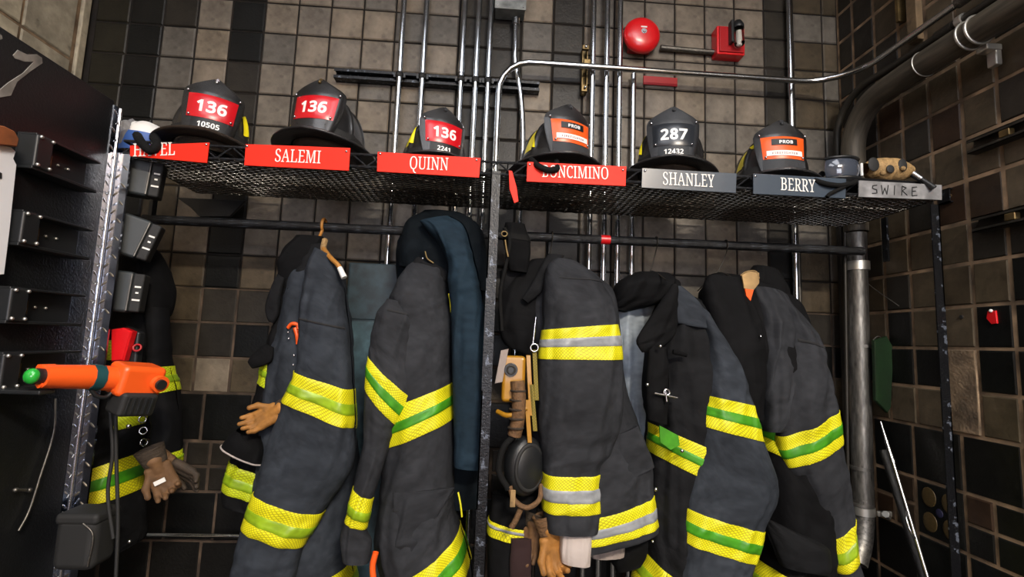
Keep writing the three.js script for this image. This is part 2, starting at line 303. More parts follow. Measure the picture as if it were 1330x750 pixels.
// left wall: larger pale glazed blocks with a rounded corner strip
{ const yL = atX(70, 62, XL).y, hs = [CEIL, yL + .40, yL, yL - .2, yL - .6, yL - 1.0, yL - 1.4, yL - 1.8, yL - 2.2, 0]; const zz = [.05]; while (zz[zz.length - 1] < 1.5) zz.push(zz[zz.length - 1] + .215);
  for (let i = 0; i < hs.length - 1; i++) for (let j = 0; j < zz.length - 1; j++) { if (hs[i] - hs[i + 1] < .05) continue; tile(wallLeft, (zz[j] + zz[j + 1]) / 2, (hs[i] + hs[i + 1]) / 2, zz[j + 1] - zz[j] - .012, hs[i] - hs[i + 1] - .012, 'pale', i < 3); }
  mk('corner_bead', boxMM(XL - .004, XL + .012, yL - .1, CEIL, .008, .045, .006), TONE.pale[0], wallLeft); }
for (const [key, mp] of Object.entries(restTiles)) if (mp instanceof Map) for (const [mat, gs] of mp) { const w = { wall_back: wallBack, wall_right: wallRight, wall_left: wallLeft }[key]; const m = mk('tile_field', merge(gs), mat, w); m.userData.kind = 'stuff'; }

// ---------------------------------------------------------------- pipes and fittings on the walls
const wallX = (px, py, z) => at(px, py, z).x;
function conduit(label, px, py, z, yTop, yBot, coup = [], mat = M.emt) {
  const x = wallX(px, py, z), t = thing('conduit', label, 'conduit', 'upright conduits on the back wall');
  mk('pipe', cyl(V(x, yBot, z), V(x, yTop, z), .0118, .0118, 16), mat, t);
  for (const y of coup) mk('coupling', cyl(V(x, y - .022, z), V(x, y + .022, z), .0145, .0145, 16), mat, t);
  return rebase(t);
}
const strutY = at(540, 103, .03).y;
const upr = [
  [519, 94, 'upright steel conduit crossing the black strut, nearest the strut end'], [549, 94, 'upright steel conduit crossing the black strut, second from its free end'],
  [599, 96, 'upright steel conduit crossing the black strut, third from its free end'], [618, 98, 'upright steel conduit crossing the black strut, fourth from its free end'], [634, 102, 'upright steel conduit crossing the black strut, beside the big bent conduit'],
  [770, 78, 'upright steel conduit passing the brass bracket, next to it'], [788, 80, 'upright steel conduit between two others beside the red fire bell'], [805, 82, 'upright steel conduit that passes just beside the red fire bell']];
upr.forEach(([px, py, lab], i) => {
  const t = conduit(lab, px, py, .055, CEIL, .2, i === 2 ? [2.62] : i === 6 ? [1.72, 2.2] : i === 3 ? [2.2] : []);
});
conduit('upright steel conduit dropping from beneath the red fire bell', 823, 77, .03, 2.66, .2);
conduit('upright steel conduit alone near the far right corner', 1027, 96, .03, CEIL, .2, [1.93]);
conduit('upright dull steel conduit seen between the coats and the iron pipe', 1036, 330, .02, 1.95, .2, [], M.emtDull);
// black strut channel with conduit clamps
{ const t = thing('strut_channel', 'black steel strut channel running sideways behind the conduits', 'strut'); const a = at(435, 102, .02).x, b = at(700, 118, .02).x, y = strutY;
  mk('channel', merge([boxMM(a, b, y - .0205, y - .0165, .004, .04), boxMM(a, b, y + .0165, y + .0205, .004, .04), boxMM(a, b, y - .0205, y + .0205, .002, .006), boxMM(a, b, y - .0205, y - .009, .037, .041), boxMM(a, b, y + .009, y + .0205, .037, .041)]), M.blackWorn, t);
  for (const [px, py] of upr.slice(0, 5)) { const x = wallX(px, py, .055); const g = new THREE.TorusGeometry(.0135, .003, 6, 20); g.rotateX(Math.PI / 2); g.scale(1, 4, 1); g.translate(x, y, .055); mk('clamp', merge([g, box(.012, .018, .012, x - .018, y, .05), box(.012, .018, .012, x + .018, y, .05)]), M.blackPaint, t); }
  rebase(t); }
{ const t = thing('strut_channel', 'short upright brass coloured strut bracket carrying the bent conduit', 'strut'); const p = at(759, 70, .02), q = at(757, 122, .02);
  mk('channel', merge([boxMM(p.x - .012, p.x - .008, q.y, p.y + .02, .002, .04), boxMM(p.x + .008, p.x + .012, q.y, p.y + .02, .002, .04), boxMM(p.x - .012, p.x + .012, q.y, p.y + .02, .001, .006)]), M.brass, t);
  mk('clamp', merge([box(.03, .02, .014, p.x, p.y + .012, .045, .003), box(.026, .03, .012, p.x - .002, q.y + .012, .042, .003), box(.03, .034, .02, p.x + .004, at(760, 84, .05).y, .058, .004)]), M.brass, t); for (const yy of [p.y + .012, q.y + .012]) mk('bolt', ball(V(p.x, yy, .054), .006), M.steel, t); rebase(t); }
// big bent conduit: down behind the rack, along the back wall, round the corner, along the right wall
{ const z = .085, y1 = at(760, 86, z).y, xd = wallX(646, 160, z), t = thing('bent_conduit', 'long steel conduit bending over the helmets and round the corner', 'conduit');
  const xr = XR - .045, y2 = y1 + .0;
  mk('pipe', tube(bentPath([V(xd, .2, z), V(xd, y1, z), V(xr, y2, z), V(xr, y2 + .0, 3.0)], [.13, .20]), .0125, 160, 14), M.emt, t);
  const s = V(xr, y2, .0); for (const zc of [.62]) mk('coupling', merge([cyl(V(xr, y2, zc - .03), V(xr, y2, zc + .03), .018, .018, 18)]), M.emtDull, t);
  mk('coupling', cyl(V(xr, y2, .70), V(xr, y2, .72), .019, .019, 18), M.clampSteel, t); rebase(t); }
// junction box and the conduit below it
{ const a = at(645, -20, .03), b = at(681, 22, .03), t = thing('junction_box', 'pale blue grey metal junction box high on the wall', 'junction box');
  mk('body', boxMM(a.x, b.x, b.y, b.y + .16, 0, .075, .004), M.boxGrey, t); mk('lid', boxMM(a.x - .003, b.x + .003, b.y - .003, b.y + .163, .075, .079), M.boxGrey, t);
  for (const sx of [a.x + .008, b.x - .008]) mk('screw', ball(V(sx, b.y + .009, .079), .004), M.steel, t); rebase(t);
  const c = thing('conduit', 'steel conduit with an offset bend below the pale junction box', 'conduit'), z = .035; const p0 = at(670, 24, z), p1 = at(669, 76, z), p2 = at(676, 122, z), p3 = at(679, 170, z);
  mk('pipe', tube(new THREE.CatmullRomCurve3([p0, p0.clone().lerp(p1, .6), p1, p2, p3, V(p3.x, 1.9, z), V(p3.x, .3, z)]), .0118, 90, 14), M.emt, c); mk('coupling', cyl(p0.clone().add(V(0, -.03, 0)), p0, .017, .017, 16), M.emt, c); rebase(c); }
// fire bell
{ const c = at(834, 45, .06), t = thing('fire_bell', 'round red fire alarm bell on the tiled wall', 'bell'), R = .079;
  const prof = [[0, .026], [.025, .0255], [.05, .0225], [.066, .015], [.074, .007], [.078, 0], [.079, -.012], [.076, -.012], [.07, 0], [0, .005]].map(p => new THREE.Vector2(p[0], p[1]));
  const g = new THREE.LatheGeometry(prof, 48); g.rotateX(Math.PI / 2); g.translate(c.x, c.y, .06); mk('gong', g, M.redPaint, t);
  mk('back_box', boxMM(c.x - .05, c.x + .05, c.y - .055, c.y + .05, 0, .052, .006), M.redDeep, t);
  mk('center_bolt', merge([cyl(V(c.x, c.y, .084), V(c.x, c.y, .093), .008, .007, 8), cyl(V(c.x, c.y, .082), V(c.x, c.y, .0875), .012, .012, 16)]), M.steel, t);
  mk('maker_label', box(.026, .006, .001, c.x, c.y + .019, .0858), M.white, t); rebase(t); }
{ const a = at(858, 62, .02), b = at(928, 68, .02), t = one('conduit', 'short level conduit joining the red bell and the red box', 'conduit', cyl(a, b, .011, .011, 14), M.emtDull); }
// red box with a glass jar lamp
{ const c = at(950, 53, .05), t = thing('alarm_strobe', 'square red alarm box with a clear jar lamp', 'alarm box');
  mk('body', boxMM(c.x - .066, c.x + .058, c.y - .066, c.y + .064, 0, .055, .006), M.redPaint, t);
  mk('cover', boxMM(c.x - .058, c.x + .050, c.y - .058, c.y + .056, .055, .062, .003), M.redDeep, t);
  const jr = [[0, -.06], [.018, -.058], [.021, -.05], [.021, .028], [.017, .042], [.008, .05], [0, .052]].map(p => new THREE.Vector2(p[0], p[1])); const g = new THREE.LatheGeometry(jr, 28); g.rotateX(-.12); g.translate(c.x + .012, c.y + .012, .088); mk('jar', g, M.glass, t);
  mk('jar_cap', (() => { const q = new THREE.LatheGeometry([[0, .060], [.016, .055], [.024, .035], [.024, .02], [.019, .02]].map(p => new THREE.Vector2(p[0], p[1])), 28); q.rotateX(-.12); q.translate(c.x + .012, c.y + .012, .088); return q; })(), M.blackPlastic, t);
  mk('bulb', merge([cyl(V(c.x + .014, c.y - .035, .088), V(c.x + .014, c.y + .02, .085), .007, .006, 14), ball(V(c.x + .014, c.y - .038, .088), .010)]), M.white, t); mk('bracket', boxMM(c.x - .020, c.x - .008, c.y - .03, c.y + .07, .062, .092, .003), M.blackPlastic, t); rebase(t); }
{ const a = at(836, 98, .008), b = at(880, 112, .008); one('red_tape', 'strip of red tape stuck on tiles below the fire bell', 'tape', boxMM(a.x, b.x, b.y, a.y, .002, .006), M.redDeep); }
// big iron pipe: up the corner and along the right wall
{ const t = thing('iron_pipe', 'thick old iron pipe elbowing from the corner along the right wall', 'pipe'), R = .043, z0 = .14; const top = at(1112, 340, z0), xr = XR - .085; const yp = atX(1250, 52, xr).y;
  const x0 = at(1116, 400, z0).x;
  mk('run', tube(bentPath([V(x0, 1.99, z0), V(x0, yp, z0), V(xr, yp, z0 + .30), V(xr, yp, 3.0)], [.17, .10]), R, 120, 24), M.ironPipe, t);
  const rz = z => V(xr, yp, z); mk('joint_ring', ring(rz(.50), V(0, 0, 1), R + .0005, .0022), M.clampSteel, t);
  mk('pipe_clamp', merge([ring(rz(.655), V(0, 0, 1), R + .002, .0042), ring(rz(.685), V(0, 0, 1), R + .002, .0042), box(.05, .02, .035, xr + .045, yp - .05, .67, .004), box(.02, .06, .03, xr + .06, yp - .075, .67, .004)]), M.clampSteel, t); rebase(t); }
{ const t = thing('drain_pipe', 'grey galvanized pipe standing in the corner behind the coats', 'pipe'), z0 = .14, R = .036; const x0 = at(1116, 400, z0).x, yb = at(1122, 655, z0).y, x1 = at(1121, 650, z0).x;
  mk('run', cyl(V(x1, yb, z0), V(x0, 1.985, z0), R, R, 24), M.galv, t);
  mk('elbow', tube(new THREE.CatmullRomCurve3([V(x1, yb + .02, z0), V(x1 - .002, yb - .05, z0), V(x1 - .02, yb - .13, z0 + .01), V(x1 - .06, yb - .2, z0 + .03)]), R, 24, 20), M.galv, t);
  mk('collar', cyl(V(x0, at(1112, 345, z0).y - .02, z0), V(x0, at(1112, 345, z0).y + .015, z0), R + .006, R + .006, 24), M.clampSteel, t);
  for (const py of [450, 608, 655]) { const p = at(1119, py, z0); mk('collar', cyl(V(p.x, p.y - .006, z0), V(p.x, p.y + .006, z0), R + .003, R + .003, 24), M.galv, t); }
  const pc = at(1120, 662, z0); mk('pipe_clamp', merge([cyl(V(pc.x, pc.y - .016, z0), V(pc.x, pc.y + .012, z0), R + .006, R + .006, 24), box(.07, .02, .012, pc.x + .065, pc.y - .004, z0 + .035, .004), cyl(V(pc.x + .05, pc.y, z0 + .05), V(pc.x + .10, pc.y - .03, z0 + .01), .012, .009, 10)]), M.clampSteel, t); rebase(t); }
// thinner dark pipe beside the iron pipe
{ const t = thing('dark_pipe', 'thin dark pipe running beside the thick iron pipe', 'pipe'), xr = XR - .03, yp = atX(1230, 40, xr).y, z0 = .05, x0 = at(1088, 200, z0).x;
  mk('run', tube(bentPath([V(x0, .3, z0), V(x0, yp, z0), V(xr, yp, z0 + .25), V(xr, yp, 3.0)], [.17, .08]), .0145, 120, 14), M.darkPipe, t);
  mk('coupling', cyl(V(xr, yp, .50), V(xr, yp, .56), .019, .019, 16), M.darkPipe, t); mk('pipe_clamp', merge([cyl(V(xr, yp, .575), V(xr, yp, .595), .021, .021, 16), box(.03, .02, .02, xr + .012, yp + .012, .585)]), M.clampSteel, t); rebase(t); }
// upright wood and steel strips on the right wall top
{ const a = atX(1183, 5, XR - .02), b = atX(1183, 55, XR - .02); one('wood_batten', 'short upright wooden batten behind the pipes on the right wall', 'batten', boxMM(XR - .03, XR - .004, b.y - .01, 3.3, a.z - .012, a.z + .03, .003), std(lin(.16, .11, .06), .8, { map: tileCol })); 
  const c = atX(1170, 20, XR - .02); one('strut_channel', 'upright narrow steel strut beside the wooden batten', 'strut', boxMM(XR - .034, XR - .004, atX(1171, 25, XR - .03).y, 3.3, c.z - .008, c.z + .004), M.brass); }
// strut channels on the right wall
function rail(label, p0, p1, hgt) { const x = XR - .03, a = atX(p0[0], p0[1], x), t = thing('wall_rail', label, 'rail');
  const y = a.y, z0 = a.z, z1 = 1.9; mk('channel', merge([boxMM(XR - .032, XR, y - .003, y, z0, z1), boxMM(XR - .032, XR, y - hgt, y - hgt + .003, z0, z1), boxMM(XR - .008, XR - .003, y - hgt, y, z0, z1), boxMM(XR - .032, XR - .029, y - .010, y, z0, z1), boxMM(XR - .032, XR - .029, y - hgt, y - hgt + .010, z0, z1)]), M.darkPipe, t);
  mk('nut', box(.02, .022, .03, XR - .022, y - hgt / 2, z0 + .11, .003), M.brass, t); rebase(t); }
rail('upper dark channel rail on the right tiled wall', [1256, 183], [1330, 145], .045);
rail('lower dark channel rail on the right tiled wall', [1262, 284], [1330, 262], .045);
{ const t = thing('rack_bracket', 'rusty open steel bracket fixing the rack end to the wall', 'bracket'), p = at(1238, 256, .47); const g = []; const y = p.y, z = .47; const xa = at(1226, 256, z).x;
  g.push(boxMM(xa, XR, y + .020, y + .024, z - .02, z + .02), boxMM(xa, XR, y - .024, y - .020, z - .02, z + .02), boxMM(xa, xa + .004, y - .024, y + .024, z - .02, z + .02), boxMM(xa + .035, xa + .039, y - .024, y + .024, z - .02, z + .02)); mk('frame', merge(g), M.blackWorn, t);
  for (const dx of [.02, .055]) mk('bolt', ball(V(xa + dx, y, z + .01), .009), M.brass, t); rebase(t); }
{ const p = atX(1288, 411, XR - .002), t = thing('red_tag', 'tiny red tag pinned to a dark tile', 'tag'); mk('tag', (() => { const g = plateGeo([atX(1283, 405, XR - .004), atX(1293, 404, XR - .004), atX(1295, 420, XR - .004), atX(1288, 421, XR - .004), atX(1282, 414, XR - .004)], .004); return g; })(), M.redPaint, t); mk('pin', ball(atX(1287, 404, XR - .006), .005), M.white, t); rebase(t); }
one('anchor_hole', 'small black plugged hole in a brown right wall tile', 'plug', cyl(atX(1251, 412, XR + .004), atX(1251, 412, XR + .004).add(V(-.008, 0, 0)), .006, .006, 10), M.blackRubber);
// level rail low on the back wall and thin cable
one('level_rail', 'thin pale pipe running level low on the dark tiles', 'pipe', cyl(V(at(192, 695, .03).x, at(192, 695, .03).y, .03), V(at(320, 698, .03).x, at(192, 695, .03).y, .03), .008, .008, 12), M.emt);
{ const a = at(1100, 345, .08), b = atX(1168, 398, XR - .004); one('wire', 'thin grey wire stretched from the rack to the right wall', 'wire', spline([a, a.clone().lerp(b, .5).add(V(0, -.008, 0)), b], .0018, 20, 6), M.emtDull); }
one('upright_rod', 'thin dark upright rod beside the galvanized pipe', 'rod', cyl(V(at(1098, 690, .2).x, .35, .2), V(at(1097, 300, .2).x, 1.97, .2), .006, .006, 10), M.darkPipe);
// tools leaning in the right corner
{ const a = at(1144, 548, .25), b = at(1203, 745, .42), t = thing('pry_bar', 'long bright steel bar leaning against the tiled corner', 'bar'); const d = b.clone().sub(a), e = b.clone().addScaledVector(d, .9); e.y = Math.max(e.y, .02);
  mk('shaft', cyl(a.clone().lerp(b, .28), e, .0065, .0065, 12), M.steel, t); mk('blade', cyl(a, a.clone().lerp(b, .3), .0025, .009, 10), M.steel, t); mk('hook', spline([a.clone().lerp(b, .62), a.clone().lerp(b, .66).add(V(-.02, 0, .01)), a.clone().lerp(b, .75).add(V(-.018, 0, .01)), a.clone().lerp(b, .8)], .004, 16, 6), M.steel, t); rebase(t);
  const h = thing('tool_handle', 'dark wooden handle leaning beside the bright steel bar', 'handle'); const a2 = at(1147, 585, .22), b2 = at(1180, 690, .30), e2 = b2.clone().add(b2.clone().sub(a2)); mk('shaft', cyl(a2, V(e2.x, Math.max(e2.y, .02), e2.z), .012, .012, 12), M.blackPaint, h); rebase(h); }
{ const z = .2; const g = plateGeo([at(1133, 443, z), at(1148, 438, z), at(1156, 452, z), at(1155, 480, z), at(1153, 528, z), at(1149, 535, z), at(1135, 520, z)].reverse(), .012); const t = thing('green_sheet', 'narrow dark green metal sheet behind the right rack post', 'sheet'); mk('sheet', g, M.greenMetal, t); mk('wire_loop', spline([at(1134, 442, z), at(1141, 437, z), at(1150, 446, z), at(1156, 462, z)], .002, 16, 6), M.emtDull, t); rebase(t); }
// blue steel locker on the back wall
{ const t = thing('blue_locker', 'narrow blue steel locker on the wall behind the coats', 'locker'), a = at(452, 340, .10), b = at(530, 640, .10); mk('body', boxMM(a.x, b.x, .05, a.y, 0, .085, .004), M.bluePanelDark, t);
  const ym = at(452, 372, .1).y, y2 = at(452, 417, .1).y; mk('door', boxMM(a.x + .006, b.x - .004, .08, y2, .085, .092, .003), M.bluePanel, t); mk('upper_door', boxMM(a.x + .006, b.x - .004, y2 + .008, a.y - .005, .085, .090, .003), M.bluePanelDark, t); rebase(t); }

// ---------------------------------------------------------------- wire shelf rack
const ZF = .5, ZB = .115, DECK = 2.062, RX0 = -1.10, RX1 = 1.47, ROD_Y = 1.884, ROD_Z = .25;
{ const t = thing('storage_rack', 'long black wire shelf rack with a coat rail', 'rack');
  const angle = (x, z, y0, y1, s) => merge([boxMM(Math.min(x, x + .03 * s), Math.max(x, x + .03 * s), y0, y1, z - .004, z), boxMM(Math.min(x, x + .004 * s), Math.max(x, x + .004 * s), y0, y1, z - .03, z)]);
  mk('post', angle(.003, ZF + .004, 0, 2.03, 1), M.blackWorn, t); mk('post', angle(1.474, ZF + .004, 0, 2.0, -1), M.blackWorn, t);
  const rod = (x0, y, z, x1, r = .0045) => cyl(V(x0, y, z), V(x1, y, z), r, r, 8);
  for (const z of [ZF, ZB]) for (const y of [DECK - .003, DECK - .042]) mk('edge_rail', rod(RX0, y, z, RX1), M.blackWorn, t);
  for (const z of [.19, .35]) mk('stringer', rod(RX0, DECK - .009, z, RX1, .004), M.blackPaint, t);
  for (const x of [RX0, RX1]) for (const y of [DECK - .003, DECK - .042]) mk('side_rail', cyl(V(x, y, ZB), V(x, y, ZF), .0045, .0045, 8), M.blackPaint, t);
  const zig = (z) => { const g = []; let up = false; for (let x = RX0; x < RX1 - .03; x += .045) { g.push(cyl(V(x, up ? DECK - .004 : DECK - .041, z), V(x + .045, up ? DECK - .041 : DECK - .004, z), .0028, .0028, 6)); up = !up; } return merge(g); };
  mk('truss_wire', zig(ZF), M.blackWorn, t).userData.kind = 'stuff'; mk('truss_wire', zig(ZB), M.blackPaint, t).userData.kind = 'stuff';
  const wires = []; for (let x = RX0 + .012; x < RX1; x += .052) wires.push(cyl(V(x, DECK - .001, ZB), V(x, DECK - .001, ZF), .0022, .0022, 6)); mk('deck_wire', merge(wires), M.blackWorn, t).userData.kind = 'stuff';
  // expanded metal sheet below the wires
  const em = []; const y = DECK - .046; for (let x = RX0 - .9; x < RX1 + .9; x += .046) for (const s of [-1, 1]) { let a = V(x, y, ZB), b = V(x + s * .8, y, ZF); const cl = (p, q, X) => { const k = (X - p.x) / (q.x - p.x); return p.clone().lerp(q, k); }; if (Math.max(a.x, b.x) < RX0 || Math.min(a.x, b.x) > RX1) continue; if (a.x < RX0) a = cl(a, b, RX0); if (b.x < RX0) b = cl(a, b, RX0); if (a.x > RX1) a = cl(a, b, RX1); if (b.x > RX1) b = cl(a, b, RX1); if (a.distanceTo(b) > .02) em.push(cyl(a, b, .0024, .0024, 5)); }
  mk('mesh_sheet', merge(em), M.meshSteel, t).userData.kind = 'stuff';
  mk('coat_rail', cyl(V(-1.19, ROD_Y - .008, ROD_Z), V(1.41, ROD_Y + .004, ROD_Z), .0165, .0165, 18), M.blackWorn, t);
  const xe = at(1150, 325, ROD_Z).x; mk('rail_hanger', boxMM(xe - .002, xe + .006, ROD_Y - .03, DECK - .04, ROD_Z - .012, ROD_Z + .012), M.blackWorn, t);
  mk('rail_hanger', boxMM(.02, .032, ROD_Y - .03, DECK - .04, ROD_Z - .012, ROD_Z + .012), M.blackPaint, t); mk('rail_hanger', boxMM(-1.17, -1.158, ROD_Y - .03, DECK - .04, ROD_Z - .012, ROD_Z + .012), M.blackPaint, t);
  mk('rail_tape', cyl(V(at(780, 311, ROD_Z).x, ROD_Y, ROD_Z), V(at(792, 311, ROD_Z).x, ROD_Y, ROD_Z), .0172, .0172, 18), M.redPaint, t).userData.label = 'short wrap of red tape';
  const pb = at(312, 262, .1); mk('under_bracket', plateGeo([at(232, 258, .08), at(320, 262, .08), at(300, 282, .08), at(262, 282, .08), at(250, 270, .08)].reverse(), .01), M.blackPaint, t);
  rebase(t); }
// ---------------------------------------------------------------- name plates
const fontSerif = await new FontLoader().loadAsync('fonts/droid/droid_serif_regular.typeface.json');
function lettering(text, font, a, b, capPx, z, depth = .0012) {       // baseline from a to b (3-D), cap height in metres
  const g = new TextGeometry(text, { font, size: 1, depth: .01, curveSegments: 5, bevelEnabled: false }); g.computeBoundingBox(); const bb = g.boundingBox, w = bb.max.x - bb.min.x;
  g.translate(-bb.min.x, 0, 0); const L = a.distanceTo(b); g.scale(L / w, capPx / .72, depth / .01); const ex = b.clone().sub(a).normalize(); g.applyMatrix4(new THREE.Matrix4().makeBasis(ex, V(-ex.y, ex.x, 0), V(0, 0, 1)).setPosition(a)); return g;
}
const PZ = ZF + .010, PG = 'name plates along the shelf edge';
function plate(label, mat, c, txt, base, cap, holes) {
  const t = thing('name_plate', label, 'name plate', PG); const q = c.map(p => at(p[0], p[1], PZ)); mk('plate', plateGeo([q[0], q[3], q[2], q[1]], .003), mat, t);
  if (txt) mk('lettering', lettering(txt, fontSerif, at(base[0], base[1], PZ + .0048), at(base[2], base[3], PZ + .0048), cap, PZ), M.letter, t);
  for (const h of holes) { const p = at(h[0], h[1], PZ + .004); mk('rivet', ball(p, .0042), M.steel, t); } return rebase(t);
}
plate('red name plate partly covered by a black strap at the rack end', M.plateRed, [[170, 190], [272, 186], [269, 212], [170, 203]], 'HAVEL', [173, 203.5, 227, 201.6], .029, [[268, 188]]);
plate('red name plate with white lettering between two red name plates', M.plateRed, [[320, 188], [455, 193], [453, 222], [318, 215]], 'SALEMI', [357, 210, 416, 212.5], .029, [[321, 190], [450, 197]]);
plate('red name plate with white lettering left of the middle post', M.plateRed, [[491, 198], [624, 206], [622, 231], [490, 223]], 'QUINN', [532, 219.5, 582, 221.5], .029, [[494, 200], [619, 208]]);
plate('red name plate with a black strap over its first letter', M.plateRed, [[685, 211], [813, 217], [812, 242], [684, 236]], 'BONCIMINO', [704, 230, 790, 233], .028, [[688, 214], [809, 221]]);
plate('blue grey name plate below the black number helmet', M.plateBlue, [[834, 219], [956, 226], [955, 251], [833, 244]], 'SHANLEY', [861, 240, 928, 243.5], .030, [[838, 222]]);
plate('dark blue name plate below the orange fronted helmet by the corner', M.plateBlue, [[978, 226], [1098, 233], [1097, 258], [978, 252]], 'BERRY', [1014, 247, 1059, 250], .030, [[981, 229]]);
{ const t = thing('name_plate', 'white tape name label with handwritten black letters', 'name plate', PG); const c = [[1115, 235], [1222, 241], [1222, 260], [1115, 256]].map(p => at(p[0], p[1], PZ)); mk('tape', plateGeo([c[0], c[3], c[2], c[1]], .003), std(lin(.46, .49, .56), .7, { map: meshPipe }), t);
  const S = { S: [[[.8, .95], [.2, .9], [.15, .6], [.75, .45], [.8, .1], [.1, .05]]], W: [[[0, 1], [.2, 0], [.5, .7], [.8, 0], [1, 1]]], I: [[[.5, 1], [.45, 0]]], R: [[[.1, 0], [.15, 1], [.75, .8], [.2, .5], [.9, 0]]], E: [[[.85, .95], [.2, .9], [.15, 0], [.9, .05]], [[.15, .5], [.7, .5]]] };
  const g = []; 'SWIRE'.split('').forEach((ch, i) => { const x0 = 1132 + i * 12.8; for (const st of S[ch]) g.push(...st.slice(1).map((p, k) => cyl(at(x0 + st[k][0] * 9, 252 - st[k][1] * 12 + i * .6, PZ + .0045), at(x0 + p[0] * 9, 252 - p[1] * 12 + i * .6, PZ + .0045), .0016, .0016, 5))); }); mk('lettering', merge(g), M.blackRubber, t); rebase(t); }
function strapOver(label, pts, w = .009) { const t = one('helmet_strap', label, 'strap', (() => { const g = spline(pts.map(p => at(p[0], p[1], p[2] ?? PZ + .012)), w, 30, 8); return g; })(), M.strap); return t; }
strapOver('black chin strap hanging across the first red name plate', [[178, 176, .44], [186, 188], [196, 196], [203, 190], [200, 178, .46]], .013);
strapOver('black chin strap lying over the plate before the orange helmet', [[690, 208, .47], [700, 216], [712, 221], [722, 220], [723, 210, .47]], .010);
strapOver('black strap crossing the dark blue plate beside the goggles', [[1052, 232, .5], [1070, 238], [1090, 241], [1104, 239], [1112, 236, .5]], .008);
strapOver('second black strap folded down over the dark blue plate corner', [[1102, 240], [1090, 246], [1078, 252], [1074, 256]], .006);
{ const z = PZ + .006; one('red_ribbon', 'small red ribbon hanging beside the middle post', 'ribbon', plateGeo([at(661, 222, z), at(665, 223, z), at(671, 245, z), at(673, 262, z), at(668, 264, z), at(662, 246, z)].reverse(), .003), M.plateRed); }

// ---------------------------------------------------------------- helmets
const AX = .104, AZ = .126, HH = .150, FACE_R = .15;
function domeP(th, ph, off = 0) {      // th from +z (front) toward +x, ph 0 brim .. 1 crown
  const c = Math.pow(Math.cos(ph * Math.PI / 2), .72), s = Math.pow(Math.sin(ph * Math.PI / 2), .92); let k = 1;
  const q = ((th / (Math.PI / 4)) % 1 + 1) % 1 - .5; const rid = Math.exp(-q * q / .006) * .010 * Math.min(1, ph * 6) * (ph < .97 ? 1 : 0);
  const r = 1 + (rid + off) / .12; return V(Math.sin(th) * AX * c * r, HH * s + (rid + off) * s, Math.cos(th) * AZ * c * r);
}
function gridGeo(nu, nv, fn, closeU = false) {
  const p = [], uv = [], idx = []; for (let j = 0; j <= nv; j++) for (let i = 0; i <= nu; i++) { const q = fn(i / nu, j / nv); p.push(q.x, q.y, q.z); uv.push(i / nu, j / nv); }
  for (let j = 0; j < nv; j++) for (let i = 0; i < nu; i++) { const a = j * (nu + 1) + i, b = a + 1, c = a + nu + 1, d = c + 1; idx.push(a, b, d, a, d, c); }
  const g = new THREE.BufferGeometry(); g.setAttribute('position', new THREE.Float32BufferAttribute(p, 3)); g.setAttribute('uv', new THREE.Float32BufferAttribute(uv, 2)); g.setIndex(idx); g.computeVertexNormals();
  if (closeU) { const n = g.attributes.normal; for (let j = 0; j <= nv; j++) { const a = j * (nu + 1), b = a + nu; const x = n.getX(a) + n.getX(b), y = n.getY(a) + n.getY(b), z = n.getZ(a) + n.getZ(b), l = Math.hypot(x, y, z) || 1; n.setXYZ(a, x / l, y / l, z / l); n.setXYZ(b, x / l, y / l, z / l); } }
  return g;
}
const TAU = Math.PI * 2;
const domeGeo = (() => { const g = gridGeo(128, 20, (u, v) => domeP(u * TAU, v), true); return g; })();
function brimR(th) { const f = Math.cos(th); return .054 + (f < 0 ? .045 * f * f : .006 * f); }
const brimGeo = gridGeo(72, 14, (u, v) => { const th = u * TAU, a = v * TAU, w = brimR(th), f = Math.cos(th); const k = .5 - .5 * Math.cos(a), y0 = -.006 - (f < 0 ? .020 * f * f : -.006 * f) * k - .012 * k * Math.abs(Math.sin(th)); const tt = .0055 * Math.sin(a) + (k > .85 ? .004 * Math.sin(a) : 0); return V(Math.sin(th) * (AX - .004 + w * k), y0 + tt, Math.cos(th) * (AZ - .004 + w * k)); }, true);
const flapGeo = (h) => gridGeo(60, 5, (u, v) => { const th = u * TAU, k = nz(u * 14, v * 2, 3) * .006; return V(Math.sin(th) * (AX - .006 + k - .012 * v), -.006 - v * h + nz(u * 9, 7, v) * .006 * v, Math.cos(th) * (AZ - .006 + k - .012 * v)); }, true);
// leather front: half-width by height t
function frontW(t) { const P0 = [[0, .060], [.12, .066], [.3, .073], [.5, .079], [.70, .081], [.78, .076], [.84, .062], [.89, .044], [.95, .024], [1, .008]]; for (let i = 1; i < P0.length; i++) if (t <= P0[i][0]) { const k = (t - P0[i - 1][0]) / (P0[i][0] - P0[i - 1][0]); return P0[i - 1][1] + (P0[i][1] - P0[i - 1][1]) * k; } return .008; }
const FH = .200, LEAN = .20;
function frontP(x, y, off) { const lean = LEAN + .25 * Math.max(0, y / FH - .72); return V(x, y * Math.cos(LEAN) - .004, AZ + .010 - y * Math.sin(lean) * .95 - x * x / (2 * .115) + off); }
const frontGeo = gridGeo(24, 40, (u, v) => { if (u < .5) { const s = u * 4 - 1; return frontP(s * frontW(v), v * FH, .003); } const s = 3 - u * 4; return frontP(s * frontW(v), v * FH, -.003); });
const panelGeo = gridGeo(16, 8, (u, v) => { const w = .060 + .005 * v, x = (u * 2 - 1) * w, y = .054 + v * .080; const e = Math.max(Math.abs(u * 2 - 1) ** 10, Math.abs(v * 2 - 1) ** 10); return frontP(x, y, .0072 - .003 * e); });
const lowGeo = gridGeo(12, 4, (u, v) => frontP((u * 2 - 1) * .046, .012 + v * .040, .0048));
const stripGeo = (y0, y1, w) => gridGeo(12, 3, (u, v) => frontP((u * 2 - 1) * w, y0 + v * (y1 - y0), .0092));
